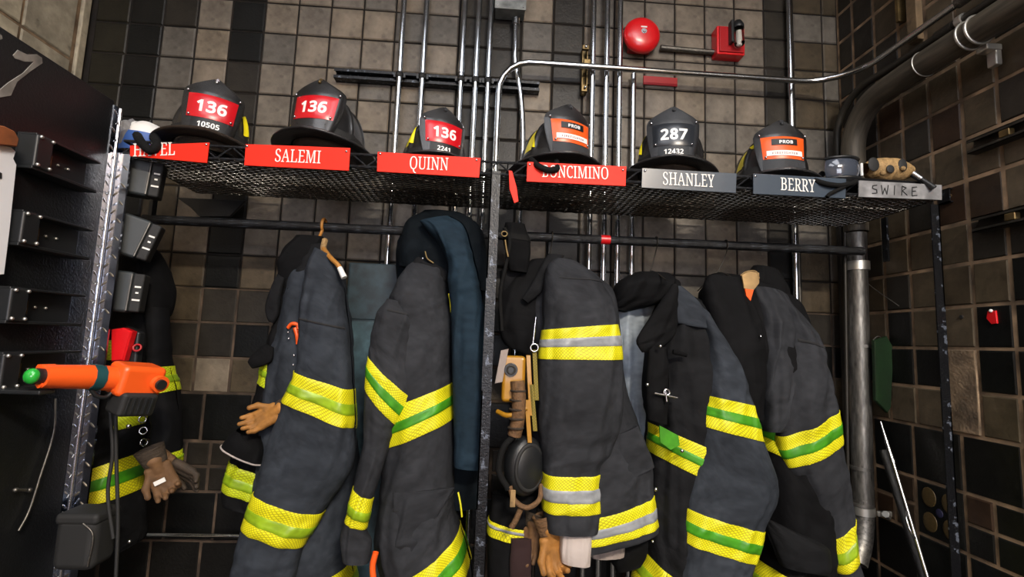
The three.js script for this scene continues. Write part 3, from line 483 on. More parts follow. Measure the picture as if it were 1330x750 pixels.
function numberTex(bg, fg, num) { return canvasTex(512, 330, (c, w, h) => { c.fillStyle = bg; c.fillRect(0, 0, w, h); c.fillStyle = fg; c.font = 'bold 205px monospace'; c.textAlign = 'center'; c.textBaseline = 'middle'; c.save(); c.translate(w / 2, h * .52); c.scale(.92, 1); c.lineWidth = 10; c.strokeStyle = fg; c.strokeText(num, 0, 0); c.fillText(num, 0, 0); c.restore(); }); }
function smallTex(bg, fg, s, sz = 90) { return canvasTex(512, 200, (c, w, h) => { c.fillStyle = bg; c.fillRect(0, 0, w, h); c.fillStyle = fg; c.font = `bold ${sz}px sans-serif`; c.textAlign = 'center'; c.textBaseline = 'middle'; c.fillText(s, w / 2, h / 2); }); }
const HG = 'fire helmets along the shelf';
function helmet(label, o) {
  const t = thing('fire_helmet', label, 'helmet', HG); const shell = o.shell || M.helmet;
  const d = mk('dome', domeGeo, shell, t); mk('brim', brimGeo, o.brim || M.helmet, t);
  if (o.flap > .004) mk('ear_flap', flapGeo(o.flap), o.flapMat || M.earflap, t);
  const f = mk('leather_front', frontGeo, o.front || M.helmet, t);
  const mm = o.panel === 'orange' ? M.orange : phys(0xffffff, .3, { map: o.panel === 'red' ? numberTex('#c4101c', '#f4efe6', o.num) : numberTex('#23272d', '#f2f2ee', o.num), clearcoat: .4, clearcoatRoughness: .3 });
  mk('number_panel', panelGeo, mm, f);
  if (o.panel === 'orange') { mk('title_strip', stripGeo(.102, .124, .038), std(0xffffff, .5, { map: canvasTex(512, 150, (c, w, h) => { c.fillStyle = '#101214'; c.fillRect(0, 0, w, h); c.fillStyle = '#f0f0f0'; c.font = 'bold 110px sans-serif'; c.textAlign = 'center'; c.textBaseline = 'middle'; c.fillText('PROB', w * .55, h * .53); }) }), f); mk('title_strip', stripGeo(.064, .082, .052), std(0xffffff, .5, { map: canvasTex(512, 100, (c, w, h) => { c.fillStyle = '#f0ece4'; c.fillRect(0, 0, w, h); c.fillStyle = '#7a4a55'; c.font = 'bold 60px sans-serif'; c.textAlign = 'center'; c.textBaseline = 'middle'; c.fillText('FIREFIGHTER', w * .5, h * .55); }) }), f); mk('front_band', gridGeo(16, 4, (u, v) => frontP((u * 2 - 1) * .062, .004 + v * .046, .0075)), M.helmetGrey, f); }
  if (o.low) mk('badge_number', lowGeo, std(0xffffff, .5, { map: smallTex(o.panel === 'black' ? '#1c2025' : '#0c0c0d', '#f4f2ec', o.low, 120) }), f);
  for (const [x, y] of [[-.068, .142], [.068, .142], [-.054, .060], [.054, .060]]) mk('rivet', ball(frontP(x, y, .0085), .0038), M.steel, f);
  mk('finial', merge([ball(frontP(0, FH * .93, .006), .0055), cyl(frontP(0, FH * .98, .004), frontP(0, FH * .98, -.006).add(V(0, .012, -.018)), .005, .003, 8), cyl(V(0, HH + .004, .02), frontP(0, FH * .97, -.004), .006, .005, 8)]), o.finial || M.helmetGrey, t);
  for (const [th0, th1, p0, p1] of o.stickers || []) mk('yellow_sticker', gridGeo(8, 6, (u, v) => domeP((th0 + (th1 - th0) * (.5 + (u - .5) * (1 - .45 * v))), p0 + (p1 - p0) * v, .0025 + .0085 * 0)), M.yellowTape, d).userData.label = 'flat yellow sticker';
  mk('band', gridGeo(64, 2, (u, v) => domeP(u * TAU, .02 + v * .10, .0035), true), M.blackRubber, d);
  const sc = o.s || 1.08, x = at(o.px, o.tip + 60, .34).x, tipY = at(o.px, o.tip, .39).y; t.position.set(x, tipY - FH * Math.cos(LEAN) * sc, .315); t.scale.setScalar(sc);
  const va = Math.atan2(-x, 1.67); t.rotation.set(o.pitch || 0, va + o.rel * Math.PI / 180, o.roll || 0, 'YXZ'); o.flapDrop = t.position.y - DECK; return t;
}
const D = Math.PI / 180;
helmet('black fire helmet with red 136 front and brown worn brim', { px: 271, tip: 103, rel: -6, panel: 'red', num: '136', low: '10505', brim: M.brimBrown, flap: .028, stickers: [[58 * D, 80 * D, .18, .5]], finial: M.steel, roll: -.05 });
helmet('black fire helmet with red 136 front turned toward the rack end', { px: 424, tip: 106, rel: -24, panel: 'red', num: '136', flap: .05, flapMat: M.brimBrown, stickers: [[-78 * D, -60 * D, .2, .5]], finial: M.brass, roll: -.02 });
helmet('black fire helmet with red 136 front and a lower number 2241', { px: 562, tip: 138, rel: 14, panel: 'red', num: '136', low: '2241', s: .99, flap: .0, stickers: [[-90 * D, -60 * D, .2, .52]], roll: -.05 });
helmet('black fire helmet with orange front over a red name plate', { px: 722, tip: 136, rel: 24, panel: 'orange', flap: .02, flapMat: M.brimBrown, stickers: [[-98 * D, -64 * D, .16, .56]], roll: -.04 });
helmet('black fire helmet with dark 287 front and lower number 12432', { px: 872, tip: 141, rel: 6, panel: 'black', num: '287', low: '12432', front: M.helmetGrey, flap: .035, stickers: [[-96 * D, -62 * D, .18, .54]], roll: -.03 });
helmet('black fire helmet with orange front over a dark blue plate', { px: 1004, tip: 158, rel: 20, panel: 'orange', flap: .02, flapMat: M.blackRubber, stickers: [[-100 * D, -66 * D, .18, .54], [-66 * D, -46 * D, .5, .72]], roll: -.04 });

// ---------------------------------------------------------------- small things on the shelf
{ const t = thing('goggles', 'dark curved safety goggles at the rack corner end', 'goggles'), c = at(1098, 214, .46); const y0 = DECK + .002; 
  mk('lens', gridGeo(24, 10, (u, v) => { const th = -1.25 + u * 2.5, r = .066 - .010 * Math.pow(v * 2 - 1, 2); return V(c.x + Math.sin(th) * r, y0 + .022 + v * .072, .43 + Math.cos(th) * r * .75); }), M.visor, t);
  mk('frame', merge([spline([-1.3, -.8, 0, .8, 1.3].map(a => V(c.x + Math.sin(a) * .068, y0 + .020, .43 + Math.cos(a) * .056)), .006, 30, 8), spline([-1.3, -.8, 0, .8, 1.3].map(a => V(c.x + Math.sin(a) * .060, y0 + .094, .43 + Math.cos(a) * .046)), .005, 30, 8)]), M.blackPlastic, t);
  mk('painted_highlight', box(.008, .045, .008, c.x + .052, y0 + .055, .466, .003), M.white, t); mk('strap', spline([V(c.x - .064, y0 + .045, .44), V(c.x - .07, y0 + .02, .37), V(c.x, y0 + .015, .32), V(c.x + .07, y0 + .02, .37), V(c.x + .064, y0 + .045, .44)], .010, 30, 8), M.strap, t); rebase(t); }  // white bar on the lens is a highlight painted in as a part
{ const t = thing('leather_pad', 'tan leather padded strap roll with dark cutouts on shelf', 'strap roll'), c = at(1158, 216, .43), y0 = DECK + .002, x0 = at(1128, 216, .47).x, x1 = at(1187, 220, .47).x;
  const g = gridGeo(28, 20, (u, v) => { const a = v * TAU, x = x0 + (x1 - x0) * u, e = Math.pow(Math.sin(Math.PI * Math.min(.97, Math.max(.03, u))), .3), w = .042 * e + .003 * nz(u * 8, v * 4, 2); return V(x, y0 + .062 + Math.sin(a) * w, .455 + Math.cos(a) * w); }, false); mk('roll', g, M.tan, t);
  const cut = (px, py, r, s) => { const p = at(px, py, .500); const q = new THREE.SphereGeometry(r, 14, 8); q.scale(1, s, .22); q.translate(p.x, p.y, p.z - .004); return q; };
  mk('cutout', cut(1136, 213, .020, 1.2), M.blackRubber, t); mk('cutout', cut(1158, 219, .014, 1), M.blackRubber, t); mk('cutout', cut(1174, 214, .016, 1.4), M.blackRubber, t); mk('toggle', ball(at(1147, 225, .502), .009), M.tan, t); mk('toggle', ball(at(1173, 219, .502), .008), M.tan, t); rebase(t); }
{ const t = thing('folded_cloth', 'dark folded cloth under the goggles and tan strap roll', 'cloth'); mk('cloth', merge([boxMM(at(1078, 240, .45).x, at(1192, 240, .45).x, DECK + .002, DECK + .021, .37, .49, .008)]), M.coatBlack, t); rebase(t); }
{ const t = thing('pen_light', 'small silver and black pen light at the shelf corner', 'flashlight'); const a = at(1186, 226, .49), b = at(1214, 244, .53); mk('barrel', cyl(a.clone().lerp(b, .35), b, .008, .008, 12), M.blackPlastic, t); mk('head', cyl(a, a.clone().lerp(b, .4), .012, .010, 14), M.steel, t); rebase(t); }
{ const t = thing('cap', 'white and blue cap stuffed at the rack end', 'cap'), c = at(190, 158, .36); const g = gridGeo(32, 12, (u, v) => { const th = u * TAU, c2 = Math.cos(v * 1.5), s = Math.sin(v * 1.5); return V(c.x + Math.sin(th) * .075 * c2, DECK + .060 + s * .055 + nz(u * 5, v * 3) * .006, .35 + Math.cos(th) * .075 * c2); }, true); mk('crown', g, M.white, t);
  mk('band', gridGeo(32, 3, (u, v) => V(c.x + Math.sin(u * TAU) * .077, DECK + .002 + v * .06, .35 + Math.cos(u * TAU) * .077), true), M.blueWhite, t); mk('button', ball(V(c.x, DECK + .115, .35), .008), M.white, t); rebase(t);
  const k = thing('clear_bag', 'crumpled grey plastic wrap beside the white cap', 'wrap'), q = at(168, 155, .40); const gg = new THREE.IcosahedronGeometry(.042, 4); const pp = gg.attributes.position; for (let i = 0; i < pp.count; i++) { const v = V().fromBufferAttribute(pp, i), n = 1 + .28 * nz(v.x * 40, v.y * 40, v.z * 40); pp.setXYZ(i, v.x * n * .8, v.y * n * 1.35, v.z * n); } gg.computeVertexNormals(); gg.translate(q.x, DECK + .055, .39); mk('wrap', gg, std(lin(.22, .22, .23), .25), k); rebase(k); }

// ---------------------------------------------------------------- cloth: lofted garment pieces
class Loft {
  // rows: [leftX, leftY, rightX, rightY, half depth] measured in the photograph, laid at depth z (or a row's own z as 6th value)
  constructor(z, rows, o = {}) {
    this.o = Object.assign({ t: .06, p: .78, back: .8, fold: .006, sx: .05, sy: .24, cross: .003, seed: rnd() * 50 }, o);
    this.r = rows.map(q => { const zz = q[5] ?? z; return { L: at(q[0], q[1], zz), R: at(q[2], q[3], zz), t: q[4] ?? this.o.t }; });
    this.n = this.r.length - 1; this.len = [0];
    for (let i = 1; i <= this.n; i++) this.len.push(this.len[i - 1] + this.r[i].L.clone().add(this.r[i].R).distanceTo(this.r[i - 1].L.clone().add(this.r[i - 1].R)) / 2);
  }
  cr(a, b, c, d, k) { return .5 * (2 * b + (c - a) * k + (2 * a - 5 * b + 4 * c - d) * k * k + (3 * b - a - 3 * c + d) * k * k * k); }
  row(v) {
    v = Math.max(0, Math.min(this.n, v)); const i = Math.min(this.n - 1, Math.floor(v)), k = v - i, g = j => this.r[Math.max(0, Math.min(this.n, j))], a = g(i - 1), b = g(i), c = g(i + 1), d = g(i + 2), f = (w, x) => this.cr(a[w][x], b[w][x], c[w][x], d[w][x], k);
    return { L: V(f('L', 'x'), f('L', 'y'), f('L', 'z')), R: V(f('R', 'x'), f('R', 'y'), f('R', 'z')), t: Math.max(.004, this.cr(a.t, b.t, c.t, d.t, k)), w: this.len[i] + (this.len[i + 1] - this.len[i]) * k };
  }
  pos(u, v, off = 0) {      // u: 0 right edge, .25 front, .5 left edge, .75 back
    const q = this.row(v), q2 = this.row(Math.min(this.n, v + .05)), q1 = this.row(Math.max(0, v - .05)), o = this.o;
    const A = q.R.clone().sub(q.L).multiplyScalar(.5), C = q.R.clone().add(q.L).multiplyScalar(.5), hw = A.length();
    const ax = A.clone().normalize(), dn = q2.L.clone().add(q2.R).sub(q1.L).sub(q1.R); dn.addScaledVector(ax, -dn.dot(ax)).normalize();
    const N = dn.clone().cross(ax).normalize(); if (N.z < 0) N.negate();
    const a = u * TAU, c = Math.cos(a), s = Math.sin(a), ce = Math.sign(c) * Math.pow(Math.abs(c), o.p), se = Math.sign(s) * Math.pow(Math.abs(s), o.p), th = s > 0 ? q.t : q.t * o.back;
    const sLat = c * hw, se2 = o.seed; let f = nz(sLat / o.sx + se2 + (o.tilt || 0) * q.w / o.sx, q.w / o.sy, se2 + (s < 0 ? 3 : 0)); f = f > 0 ? f * .8 : -Math.pow(-f, .7);
    let d = o.fold * 2.0 * f + o.cross * 1.7 * nz(sLat / .16 + se2, q.w / .045 + .6 * nz(sLat / .1, q.w / .1, se2), 9);
    const rg = Math.abs(nz(sLat / .085 + se2 * 1.7 + (o.tilt || .15) * q.w / .085, q.w / .5, se2 + 7)); d += (o.crease ?? .007) * Math.max(0, 1 - rg * 6) * (s > -.3 ? 1 : .3); const r2 = Math.abs(nz(sLat / .3 + se2, q.w / .10 + sLat * 5 * (o.diag ?? 1), se2 + 11)); d += (o.crease2 ?? .004) * Math.max(0, 1 - r2 * 5);
    const end = Math.min(1, Math.min(v, this.n - v) * 2 + .3); d *= end;
    return C.addScaledVector(ax, ce * (hw + off + Math.min(d, .004) * .6)).addScaledVector(N, se * (th + off + d));
  }
  geo(v0 = 0, v1 = this.n, off = 0, o = {}) {
    const L = this.row(v1).w - this.row(v0).w, nv = o.nv || Math.max(3, Math.ceil(L / .011)), u0 = o.u0 ?? 0, u1 = o.u1 ?? 1, nu = o.nu || Math.max(6, Math.round(72 * (u1 - u0))), closed = u0 === 0 && u1 === 1, skirt = o.skirt, cap = o.cap;
    const vs = []; for (let j = 0; j <= nv; j++) vs.push([v0 + (v1 - v0) * j / nv, off]);
    if (skirt) { vs.unshift([v0, -.001]); vs.push([v1, -.001]); }
    const p = [], uv = [], idx = [], W = nu + 1;
    vs.forEach(([v, of], j) => { for (let i = 0; i <= nu; i++) { const u = u0 + (u1 - u0) * i / nu, edge = skirt && !closed && (i === 0 || i === nu) ? -.001 : of; const q = this.pos(u, v, edge), r = this.row(v), hw = r.R.distanceTo(r.L) / 2; p.push(q.x, q.y, q.z); uv.push(u * (hw * 4 + r.t * 2), r.w); } });
    const R = vs.length; for (let j = 0; j < R - 1; j++) for (let i = 0; i < nu; i++) { const a = j * W + i, b = a + 1, c = a + W, d = c + 1; idx.push(a, c, d, a, d, b); }
    const doCap = (j, flip) => { const q = this.row(vs[j][0]), C = q.L.clone().add(q.R).multiplyScalar(.5); const n0 = p.length / 3; p.push(C.x, C.y, C.z); uv.push(0, 0); for (let i = 0; i <= nu; i++) { const k = 3 * (j * W + i); p.push(p[k], p[k + 1], p[k + 2]); uv.push(p[k], p[k + 2]); } for (let i = 0; i < nu; i++) flip ? idx.push(n0, n0 + 2 + i, n0 + 1 + i) : idx.push(n0, n0 + 1 + i, n0 + 2 + i); };
    if (cap !== false && closed && !skirt) { doCap(0, true); doCap(R - 1, false); }
    const g = new THREE.BufferGeometry(); g.setAttribute('position', new THREE.Float32BufferAttribute(p, 3)); g.setAttribute('uv', new THREE.Float32BufferAttribute(uv, 2)); g.setIndex(idx); g.computeVertexNormals();
    if (closed) { const n = g.attributes.normal; for (let j = 0; j < R; j++) { const a = j * W, b = a + nu, x = n.getX(a) + n.getX(b), y = n.getY(a) + n.getY(b), z = n.getZ(a) + n.getZ(b), l = Math.hypot(x, y, z) || 1; n.setXYZ(a, x / l, y / l, z / l); n.setXYZ(b, x / l, y / l, z / l); } }
    return g;
  }
}
function piece(t, name, z, rows, mat, o) { const l = new Loft(z, rows, o); const m = mk(name, l.geo(0, l.n, 0, { cap: o?.cap }), mat, t); m.L = l; return m; }
// reflective trim: outer band and centre strip, both slightly proud of the cloth
function trim(m, v0, v1, kind, o = {}) {
  const l = m.L, band = { silver: M.yellow, lime: M.yellow, green: M.yellow, dull: M.lime }[kind], mid = { silver: M.silver, lime: M.limeMid, green: M.green, dull: M.limeMid }[kind];
  mk('reflective_trim', l.geo(v0, v1, .0022, { skirt: true, ...o }), band, m);
  const a = v0 + (v1 - v0) * .36, b = v0 + (v1 - v0) * .66, e = o.u0 !== undefined ? { u0: o.u0 + .004, u1: o.u1 - .004 } : {};
  mk('trim_center_strip', l.geo(a, b, .0036, { skirt: true, ...e }), mid, m);
}
function seam(m, v, o = {}) { mk('seam', m.L.geo(v - (o.w || .03), v + (o.w || .03), .0016, { skirt: true, nv: 3, ...o }), M.seam, m); }
function snap(t, px, py, z, r = .005) { mk('snap', ball(at(px, py, z), r), M.steel, t); }
function hangerHook(label, px, z, py0, py1) { const a = at(px, py0, ROD_Z), x = a.x; const t = thing('hanger', label, 'hanger'); const y = ROD_Y + .019; const c = at(px, py1, z);
  const pts = []; for (let k = 0; k <= 8; k++) { const an = -.5 + k / 8 * 3.9; pts.push(V(x + .002, y - .001 - .021 + .0225 * Math.sin(an + .2) + .0, ROD_Z + .0225 * Math.cos(an))); } 
  pts.reverse(); pts.push(V(x, y - .06, ROD_Z + .004), V(c.x, c.y, ROD_Z)); mk('hook', spline(pts, .0022, 50, 6), M.darkPipe, t);
  mk('shoulder_wire', spline([V(c.x, c.y - .05, ROD_Z - .17), V(c.x, c.y - .01, ROD_Z - .05), V(c.x, c.y, ROD_Z), V(c.x, c.y - .01, ROD_Z + .05), V(c.x, c.y - .05, ROD_Z + .15)], .0022, 30, 6), M.darkPipe, t); return rebase(t); }
const CG = 'turnout coats on the coat rail';

// coat with the orange hanger
{ const t = thing('turnout_coat', 'charcoal turnout coat on an orange hanger with gloves tucked below', 'coat', CG);
  const body = piece(t, 'body', .23, [[398, 322, 440, 340, .08], [384, 365, 448, 372, .15], [366, 430, 454, 432, .17], [350, 520, 460, 540, .17], [338, 640, 464, 640, .17], [328, 737, 456, 727, .17], [326, 775, 464, 768, .17], [326, 800, 466, 796, .16]], M.coat, { fold: .008, seed: 3.1 });
  trim(body, 5, 6, 'lime');
  const fr = piece(t, 'front_panel', .33, [[372, 330, 412, 330, .02], [360, 400, 400, 400, .03], [350, 440, 394, 450, .03], [340, 470, 392, 482, .03], [334, 497, 384, 516, .03], [318, 555, 372, 575, .03], [300, 598, 350, 618, .03], [288, 636, 336, 652, .03], [289, 656, 336, 668, .025]], M.coatBlack, { fold: .007, seed: 7.7, sx: .03 });
  trim(fr, 3, 4, 'dull'); trim(fr, 6, 7, 'dull');
  piece(t, 'collar', .33, [[385, 306, 420, 308, .02], [366, 330, 412, 340, .035], [362, 352, 396, 368, .03], [364, 372, 384, 392, .012]], M.coatBlack, { seed: 1.3, fold: .004 });
  piece(t, 'collar_flap', .36, [[404, 318, 422, 316, .008], [388, 345, 404, 345, .010], [374, 378, 388, 384, .010], [371, 400, 378, 404, .006]], M.coatDark, { fold: .002 });
  piece(t, 'storm_flap', .37, [[360, 356, 370, 362, .008], [350, 380, 364, 386, .012], [346, 402, 362, 406, .012], [350, 418, 355, 420, .006]], M.coatDark, { fold: .003 });
  piece(t, 'pocket_flap', .38, [[345, 447, 356, 452, .008], [332, 458, 352, 470, .010], [322, 470, 328, 479, .006]], M.coatBlack, { fold: .002 });
  const s = piece(t, 'sleeve', .415, [[410, 322, 434, 334, .025], [398, 352, 445, 366, .05], [392, 385, 450, 398, .06], [388, 425, 455, 440, .062], [384, 481, 459, 506, .062], [369, 519, 461, 556, .064], [348, 583, 455, 610, .066], [333, 638, 421, 665, .062], [318, 682, 395, 708, .058], [304, 735, 384, 745, .055], [297, 785, 372, 795, .05]], M.coat, { fold: .007, seed: 12.4, cross: .004, tilt: .25 });
  trim(s, 4, 5, 'lime'); trim(s, 7, 8, 'lime'); seam(s, 2.75, { w: .03, u0: .06, u1: .40 });
  mk('sleeve_dart', spline([at(420, 378, .475), at(413, 400, .478), at(409, 411, .479)], .0018, 12, 5), M.seam, t);
  // far sleeve end, open, with pale lining
  const cuff = piece(t, 'far_sleeve', .37, [[312, 556, 340, 566, .05], [300, 566, 344, 582, .055], [291, 578, 343, 603, .05]], M.coatBlack, { fold: .002, cap: false });
  mk('sleeve_lining', cuff.L.geo(1.6, 2, -.004, {}), M.knitDim, cuff);
  mk('cuff_binding', spline(Array.from({ length: 25 }, (_, k) => cuff.L.pos(k / 24, 2, .001)), .0028, 60, 6), M.knit, t);
  mk('clip', merge([spline([at(374, 426, .40), at(379, 421, .405), at(386, 422, .405), at(388, 428, .405)], .006, 16, 8), spline([at(383, 426, .405), at(386, 436, .405), at(387, 447, .40)], .007, 16, 8), cyl(at(386, 431, .41), at(391, 428, .41), .003, .002, 6)]), M.orange, t).userData.label = 'small orange red clip';
  for (const [x, y] of [[382, 462], [381, 474], [374, 432], [375, 440]]) snap(t, x, y, .405, .0035);
  rebase(t); }
{ const t = thing('hanger', 'orange wooden hanger hooked over the coat rail', 'hanger'); const x = at(421, 290, ROD_Z).x, pts = []; for (let k = 0; k <= 10; k++) { const a = -.9 + k / 10 * 3.9; pts.push(V(x, ROD_Y + .0 + .024 * Math.sin(a), ROD_Z + .024 * Math.cos(a))); } pts.reverse();
  mk('hook', spline([...pts, V(x - .003, ROD_Y - .05, ROD_Z + .03), at(417, 318, .32)], .0055, 50, 8), M.orangeWood, t);
  mk('shoulder', spline([at(417, 318, .32), at(422, 326, .40), at(431, 337, .45), at(440, 346, .47), at(446, 360, .478)], .0075, 30, 8), M.orangeWood, t); mk('metal_tip', merge([cyl(at(441, 348, .475), at(447, 361, .482), .008, .009, 10)]), M.white, t); mk('neck_wrap', spline([at(422, 312, .35), at(420, 322, .37), at(424, 330, .41)], .010, 20, 8), M.tan, t); rebase(t); }

// coat left of the middle post
{ const t = thing('turnout_coat', 'charcoal turnout coat with green striped trim left of the middle post', 'coat', CG);
  const b = piece(t, 'body', .30, [[543, 332, 578, 346, .03], [528, 352, 583, 358, .10], [508, 385, 586, 388, .15], [500, 430, 591, 432, .155], [500, 530, 592, 494, .155], [500, 578, 593, 538, .155], [496, 640, 592, 628, .155], [490, 700, 594, 655, .16], [500, 752, 598, 682, .16], [508, 800, 611, 728, .165], [508, 830, 614, 775, .16]], M.coatWarm, { fold: .009, seed: 21.3 });
  trim(b, 4, 5, 'green'); trim(b, 8, 9, 'green'); seam(b, 6.1, { w: .03, u0: .03, u1: .32 });
  piece(t, 'collar', .34, [[545, 330, 560, 335, .02], [534, 345, 582, 352, .04], [527, 358, 582, 368, .05]], M.coatDark, { fold: .004, seed: 2 });
  const s = piece(t, 'sleeve', .425, [[503, 388, 530, 395, .02], [488, 408, 537, 420, .04], [482, 440, 536, 470, .046], [479, 463, 534, 515, .048], [476, 503, 514, 550, .048], [472, 570, 507, 580, .046], [459, 633, 485, 646, .04], [450, 675, 477, 685, .04], [444, 695, 483, 703, .04], [447, 727, 480, 729, .038]], M.coatWarm, { fold: .006, seed: 31, cross: .004 });
  trim(s, 3, 4, 'green'); trim(s, 6, 7, 'lime'); seam(s, .7, { w: .05, u0: .02, u1: .30 });
  piece(t, 'pocket', .448, [[510, 640, 590, 634, .010], [514, 690, 560, 685, .012], [512, 715, 536, 722, .008]], M.coatWarm, { fold: .005, seed: 5 });
  mk('zipper_edge', spline([at(583, 382, .40), at(585, 392, .41), at(586, 406, .41)], .003, 12, 6), M.yellow, t); mk('zipper_edge', spline([at(595, 640, .41), at(598, 655, .42), at(600, 672, .42)], .003, 12, 6), M.yellow, t);
  mk('glow_stick', spline([at(485, 755, .46), at(484, 735, .46), at(488, 718, .46)], .009, 16, 8), M.orange, t).userData.label = 'orange stick in the pocket';
  snap(t, 549, 336, .40, .004); mk('hang_chain', spline([at(552, 326, .38), at(555, 336, .385), at(563, 342, .385)], .003, 14, 6), M.brass, t); rebase(t); }
hangerHook('dark wire hanger of the coat left of the middle post', 553, .3, 300, 338);
// navy fleece behind it
{ const t = thing('navy_jacket', 'plain navy hooded jacket hanging behind the middle post', 'jacket', 'clothes behind the coats');
  piece(t, 'body', .22, [[520, 300, 606, 296, .05], [516, 330, 622, 330, .10], [520, 380, 630, 380, .12], [540, 470, 634, 470, .12], [540, 560, 634, 560, .12], [540, 650, 632, 650, .11]], M.navyShaded, { fold: .010, seed: 41 });
  piece(t, 'hood', .32, [[550, 274, 600, 278, .03], [530, 288, 622, 294, .06], [522, 308, 630, 318, .07], [516, 330, 633, 348, .06], [518, 345, 632, 380, .04]], M.navyShaded, { fold: .008, seed: 44 });
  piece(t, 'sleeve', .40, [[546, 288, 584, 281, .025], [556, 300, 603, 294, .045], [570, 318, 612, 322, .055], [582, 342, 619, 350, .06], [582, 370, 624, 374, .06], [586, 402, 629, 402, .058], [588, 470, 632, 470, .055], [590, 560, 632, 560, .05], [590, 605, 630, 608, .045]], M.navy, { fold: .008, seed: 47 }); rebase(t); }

// coat with silver and yellow trim
{ const t = thing('turnout_coat', 'dark grey turnout coat with silver centred yellow trim and knit cuffs', 'coat', CG);
  const b = piece(t, 'body', .28, [[704, 340, 752, 346, .05], [690, 375, 790, 375, .13], [690, 430, 800, 425, .15], [690, 500, 808, 500, .15], [690, 560, 828, 556, .15], [694, 618, 842, 596, .15], [700, 668, 845, 632, .15], [702, 700, 854, 667, .15], [703, 710, 855, 676, .145]], M.coatWarm, { fold: .008, seed: 51 });
  trim(b, 6, 7, 'silver');
  const s = piece(t, 'sleeve', .40, [[722, 336, 748, 341, .03], [710, 350, 772, 357, .055], [706, 385, 793, 388, .07], [705, 429, 800, 422, .074], [700, 466, 806, 467, .076], [699, 540, 806, 540, .076], [702, 580, 794, 580, .072], [704, 613, 781, 613, .068], [706, 661, 779, 662, .064], [709, 688, 777, 689, .058]], M.coatWarm, { fold: .006, seed: 57, cross: .003 });
  trim(s, 3, 4, 'silver'); trim(s, 7, 8, 'silver'); seam(s, 1.4, { w: .02, u0: .06, u1: .34 });
  piece(t, 'cuff', .41, [[727, 684, 768, 684, .030], [727, 705, 767, 706, .032], [729, 729, 766, 734, .030]], M.knit, { fold: .003, sx: .012, sy: .3, seed: 3 });
  piece(t, 'cuff', .33, [[768, 692, 812, 688, .030], [767, 706, 811, 704, .03], [768, 724, 810, 722, .028]], M.knitDim, { fold: .003, sx: .012, sy: .3, seed: 4 });
  piece(t, 'pocket_flap', .405, [[795, 566, 828, 553, .020], [790, 600, 841, 583, .022], [787, 634, 849, 607, .018]], M.coatWarm, { fold: .004, seed: 6 });
  piece(t, 'skirt_flap', .30, [[790, 700, 853, 678, .03], [792, 725, 848, 700, .04], [800, 742, 842, 728, .03]], M.coatBlack, { fold: .004, seed: 9 });
  piece(t, 'front_panel', .30, [[690, 338, 722, 336, .03], [656, 368, 712, 372, .05], [648, 400, 706, 412, .06], [650, 432, 700, 445, .05], [656, 448, 698, 470, .03]], M.coatBlack, { fold: .006, seed: 61 });
  piece(t, 'lapel', .372, [[712, 330, 732, 332, .012], [700, 352, 716, 356, .014], [688, 374, 702, 380, .014], [678, 388, 686, 394, .008]], M.coatDark, { fold: .003, seed: 62 });
  piece(t, 'shoulder_pad', .30, [[650, 352, 684, 348, .03], [650, 365, 690, 372, .04], [648, 378, 680, 392, .03]], M.coatDark, { fold: .003, seed: 64 }); rebase(t); }
hangerHook('dark wire hanger of the silver trimmed coat', 716, .3, 310, 340);

